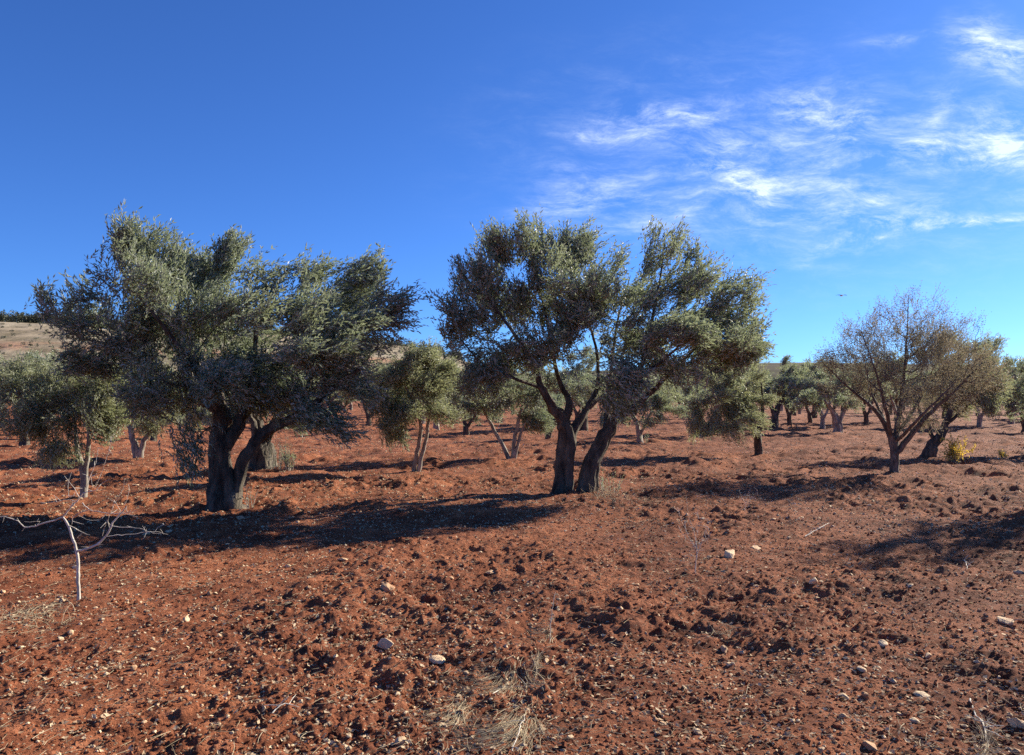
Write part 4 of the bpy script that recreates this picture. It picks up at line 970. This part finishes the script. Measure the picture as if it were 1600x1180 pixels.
x, y = scatter_area(14000, rr, 9, 45, 1.0); s = .010 + .016 * rr.random(len(x)) ** 2; s *= np.clip(y / 22, .8, 1.6)
o = lumps('far_pebbles', x, y, s, M_LITTER, rr, tint=.35 + .6 * rr.random(len(x)), flat=.8); tag(o, 'pale pebbles dotting the soil between the middle rows of trees', 'pebbles', kind='stuff')
x, y = scatter_area(3200, rr, 3, 14, .9); kp = vn(x / .8 + 3, y / 1.2, 88) > .12; x, y = x[kp], y[kp]; s = .010 + .012 * rr.random(len(x)) ** 2
o = lumps('small_stones', x, y, s, M_LITTER, rr, tint=.40 + .45 * rr.random(len(x)), flat=.7, sink=.62); tag(o, 'small pale stone chips half buried all over the front soil', 'stone chips', kind='stuff')
def litter(name, n, y0, y1, size, seed, label):
    r = np.random.default_rng(seed); x, y = scatter_area(n * 4, r, y0, y1, .9)
    pr = np.clip(.35 - trough(x, y) * 22, .03, 1) * (.25 + .75 * sstep(-.2, .5, vn(x / .5, y / .9, 77))) 
    keep = r.random(len(x)) < pr; x, y = x[keep][:n], y[keep][:n]; m = len(x); z = height(x, y, .008) + .006
    a = r.uniform(0, 6.28, m); d = np.stack([np.cos(a), np.sin(a), r.normal(0, .35, m)], -1); d /= np.linalg.norm(d, axis=1)[:, None]
    u = np.cross(d, np.stack([r.normal(0, .45, m), r.normal(0, .45, m), np.ones(m)], -1)); u /= np.linalg.norm(u, axis=1)[:, None]; nn = np.cross(u, d)
    l = size * r.uniform(.5, 1.25, m); w = l * r.uniform(.16, .36, m); cv = l * r.uniform(-.1, .30, m)
    c = np.stack([x, y, z], -1); e = lambda v: v[:, None]
    V = np.stack([c - d * e(l) * .5 + nn * e(cv), c - d * e(l) * .1 + u * e(w) + nn * e(cv) * .5, c - d * e(l) * .05 , c - d * e(l) * .1 - u * e(w) + nn * e(cv) * .5, c + d * e(l) * .5 + nn * e(cv) * .8], 1).reshape(-1, 3)
    b = np.arange(m)[:, None] * 5; Fq = np.concatenate([b + [0, 1, 2], b + [0, 2, 3], b + [1, 4, 2], b + [2, 4, 3]], 1).reshape(-1, 3)
    o = mesh_np(name, V, Fq, M_LITTER, nper=3, attr=np.repeat(r.beta(2, 1.6, m), 5)); tag(o, label, 'leaf litter', kind='stuff'); return o
litter('leaf_litter', 19000, 2.6, 15, .034, 31, 'fallen dry olive leaves gathered in the hollows of the tilled soil')
litter('far_leaf_litter', 16000, 11, 38, .065, 32, 'fallen pale leaves strewn over the soil under and behind the big olives')

def straws(name, x, y, ln, rad, seed, label, cat, kind='stuff', lift=.01, tilt=.18, group=None, bend=.25, heading=None, nper=6):
    r = np.random.default_rng(seed); ch = []; m = len(x); z = height(x, y, .01); V = []; Q = []; T = []
    a = r.uniform(0, 6.28, m) if heading is None else heading + r.normal(0, .9, m)
    for i in range(m):
        l = ln * r.uniform(.4, 1.3); t = np.linspace(0, 1, nper)[:, None]; el = abs(r.normal(0, tilt)); d = np.array([math.cos(a[i]) * math.cos(el), math.sin(a[i]) * math.cos(el), math.sin(el)])
        s_ = np.array([-math.sin(a[i]), math.cos(a[i]), 0]) * r.normal(0, bend); p = np.array([x[i], y[i], z[i] + lift]) + d * l * t + s_ * l * t * t - np.array([0, 0, .25 * l * math.sin(el)]) * t * t
        if el < .5:
            p[:, 2] = np.maximum(p[:, 2], height(p[:, 0], p[:, 1], .015) + .003)
        ch.append((p, np.linspace(rad, rad * .5, nper) * r.uniform(.6, 1.3)))
    v, q = ring_tubes(ch, lambda q_: 4); tt = np.repeat(r.random(m), nper * 4)
    o = mesh_np(name, v, q, M_STRAW, attr=tt, smooth=True); tag(o, label, cat, group, kind); return o
x, y = scatter_area(4500, rr, 2.6, 13, .9)
straws('straw', x, y, .09, .0014, 41, 'short bits of dry straw and twigs strewn over the red soil', 'straw')
def patch(px, py, wx, wy, n, seed):
    r = np.random.default_rng(seed); qx = px + r.normal(0, wx, n); qy = np.clip(py + r.normal(0, wy, n), 700, 1300); D = CAMH * F / (qy - HY); return (qx - CX) / F * D, D
def tuft(px, py, wx, wy, n, ln, label, seed, heading=None, tilt=.2, rad=.0017):
    x, y = patch(px, py, wx, wy, n, seed); straws('dry_grass_tuft', x, y, ln, rad, seed, label, 'dry grass', kind='stuff', tilt=tilt, heading=heading, group=None, lift=0)
tuft(765, 1052, 46, 12, 420, .10, 'straw-coloured dry grass lying flat, upper of the patches at the bottom centre', 51, .7, .10, .0013)
tuft(690, 1105, 34, 13, 300, .10, 'bleached dry grass patch at the bottom, left of centre', 52, .7, .10, .0013)
tuft(775, 1140, 52, 20, 620, .11, 'widest bleached dry grass mat at the bottom centre', 53, .6, .12, .0013)
tuft(838, 980, 16, 7, 60, .11, 'small pale grass tuft below the thin upright stalk in the centre', 54, .3)
tuft(832, 1028, 10, 7, 60, .13, 'fan of stiff pale grass beside a dark hollow at the centre', 55, .9, .5)
tuft(45, 965, 34, 12, 220, .13, 'dry grass patch left of the sapling foot', 56, None, .5)
tuft(945, 775, 14, 6, 220, .22, 'fluffy dry grass at the foot of the right of the twin trunks', 57, None, .9, .0018)
tuft(985, 790, 40, 7, 150, .18, 'low straw scattered right of the twin trunks', 58, None, .3, .002)
tuft(1545, 1150, 22, 22, 90, .17, 'straggling pale dry grass in the bottom right corner', 59, 1.2, .4)
tuft(1130, 985, 12, 6, 40, .10, 'thin wisps of dry grass on the soil under the tall weed', 60, None, .4)
# upright stalk and fallen twigs
def twig(pts, rad, label, seed=1):
    q = []
    for (px, py, up) in pts:
        D = CAMH * F / (py - HY)
        for _ in range(3): D = (CAMH - gz((px - CX) / F * D, D)) * F / (py - HY)
        x = (px - CX) / F * D; q.append([x, D, gz(x, D) + up, rad])
    c = catmull(q, .03); r = np.random.default_rng(seed); c[:, :3] += r.normal(0, .003, (len(c), 3)); ch = [(c[:, :3], c[:, 3] * np.linspace(1, .45, len(c)))]
    for _ in range(3):
        k = r.integers(1, len(c) - 1); d = r.normal(0, 1, 3); d[2] = abs(d[2]) * .5; d /= np.linalg.norm(d); ch.append((np.array([c[k, :3], c[k, :3] + d * .05, c[k, :3] + d * .09 + [0, 0, -.01]]), np.array([rad * .6, rad * .5, rad * .3])))
    v, f = ring_tubes(ch, lambda s: 6); o = mesh_np('fallen_twig', v, f, M_TWIG, smooth=True); tag(o, label, 'twig', 'fallen twigs on the soil')
twig([(1258,842,.01),(1275,832,.04),(1295,825,.06)], .006, 'pale forked twig on the soil right of the tall weed')
twig([(1505,874,.01),(1508,882,.03),(1512,892,.01)], .005, 'short curved twig lying in the right-hand shadow')
twig([(1516,1092,.005),(1524,1118,.01),(1536,1142,.03),(1545,1175,.01)], .005, 'long bent pale twig in the bottom right corner')
twig([(1552,1140,.01),(1532,1136,.03),(1522,1128,.01)], .004, 'short pale twig crossing the long one in the bottom right corner')
twig([(770,1086,.01),(790,1076,.02),(830,1074,.01)], .003, 'thin reddish twig lying in the dry grass at the bottom centre')
twig([(425,1118,.01),(445,1106,.02),(468,1102,.01)], .004, 'pale twig beside a cream stone at the bottom left')
twig([(800,1178,.01),(812,1150,.03),(820,1120,.01)], .003, 'thin twig running up from the bottom edge at the centre')
b = P(862, 985, 5.2); st = polytree('dry_stalk', 5.15, [[(860,990,.003),(860,975,.0028),(863,950,.0022),(867,926,.0015)],[(861,968,.0015),(866,956,.001)]], 'single thin upright dry stalk standing in the soil at the centre', 'dry stalk', M_TWIG, seed=14, trunk='stem', branch='side_stem')
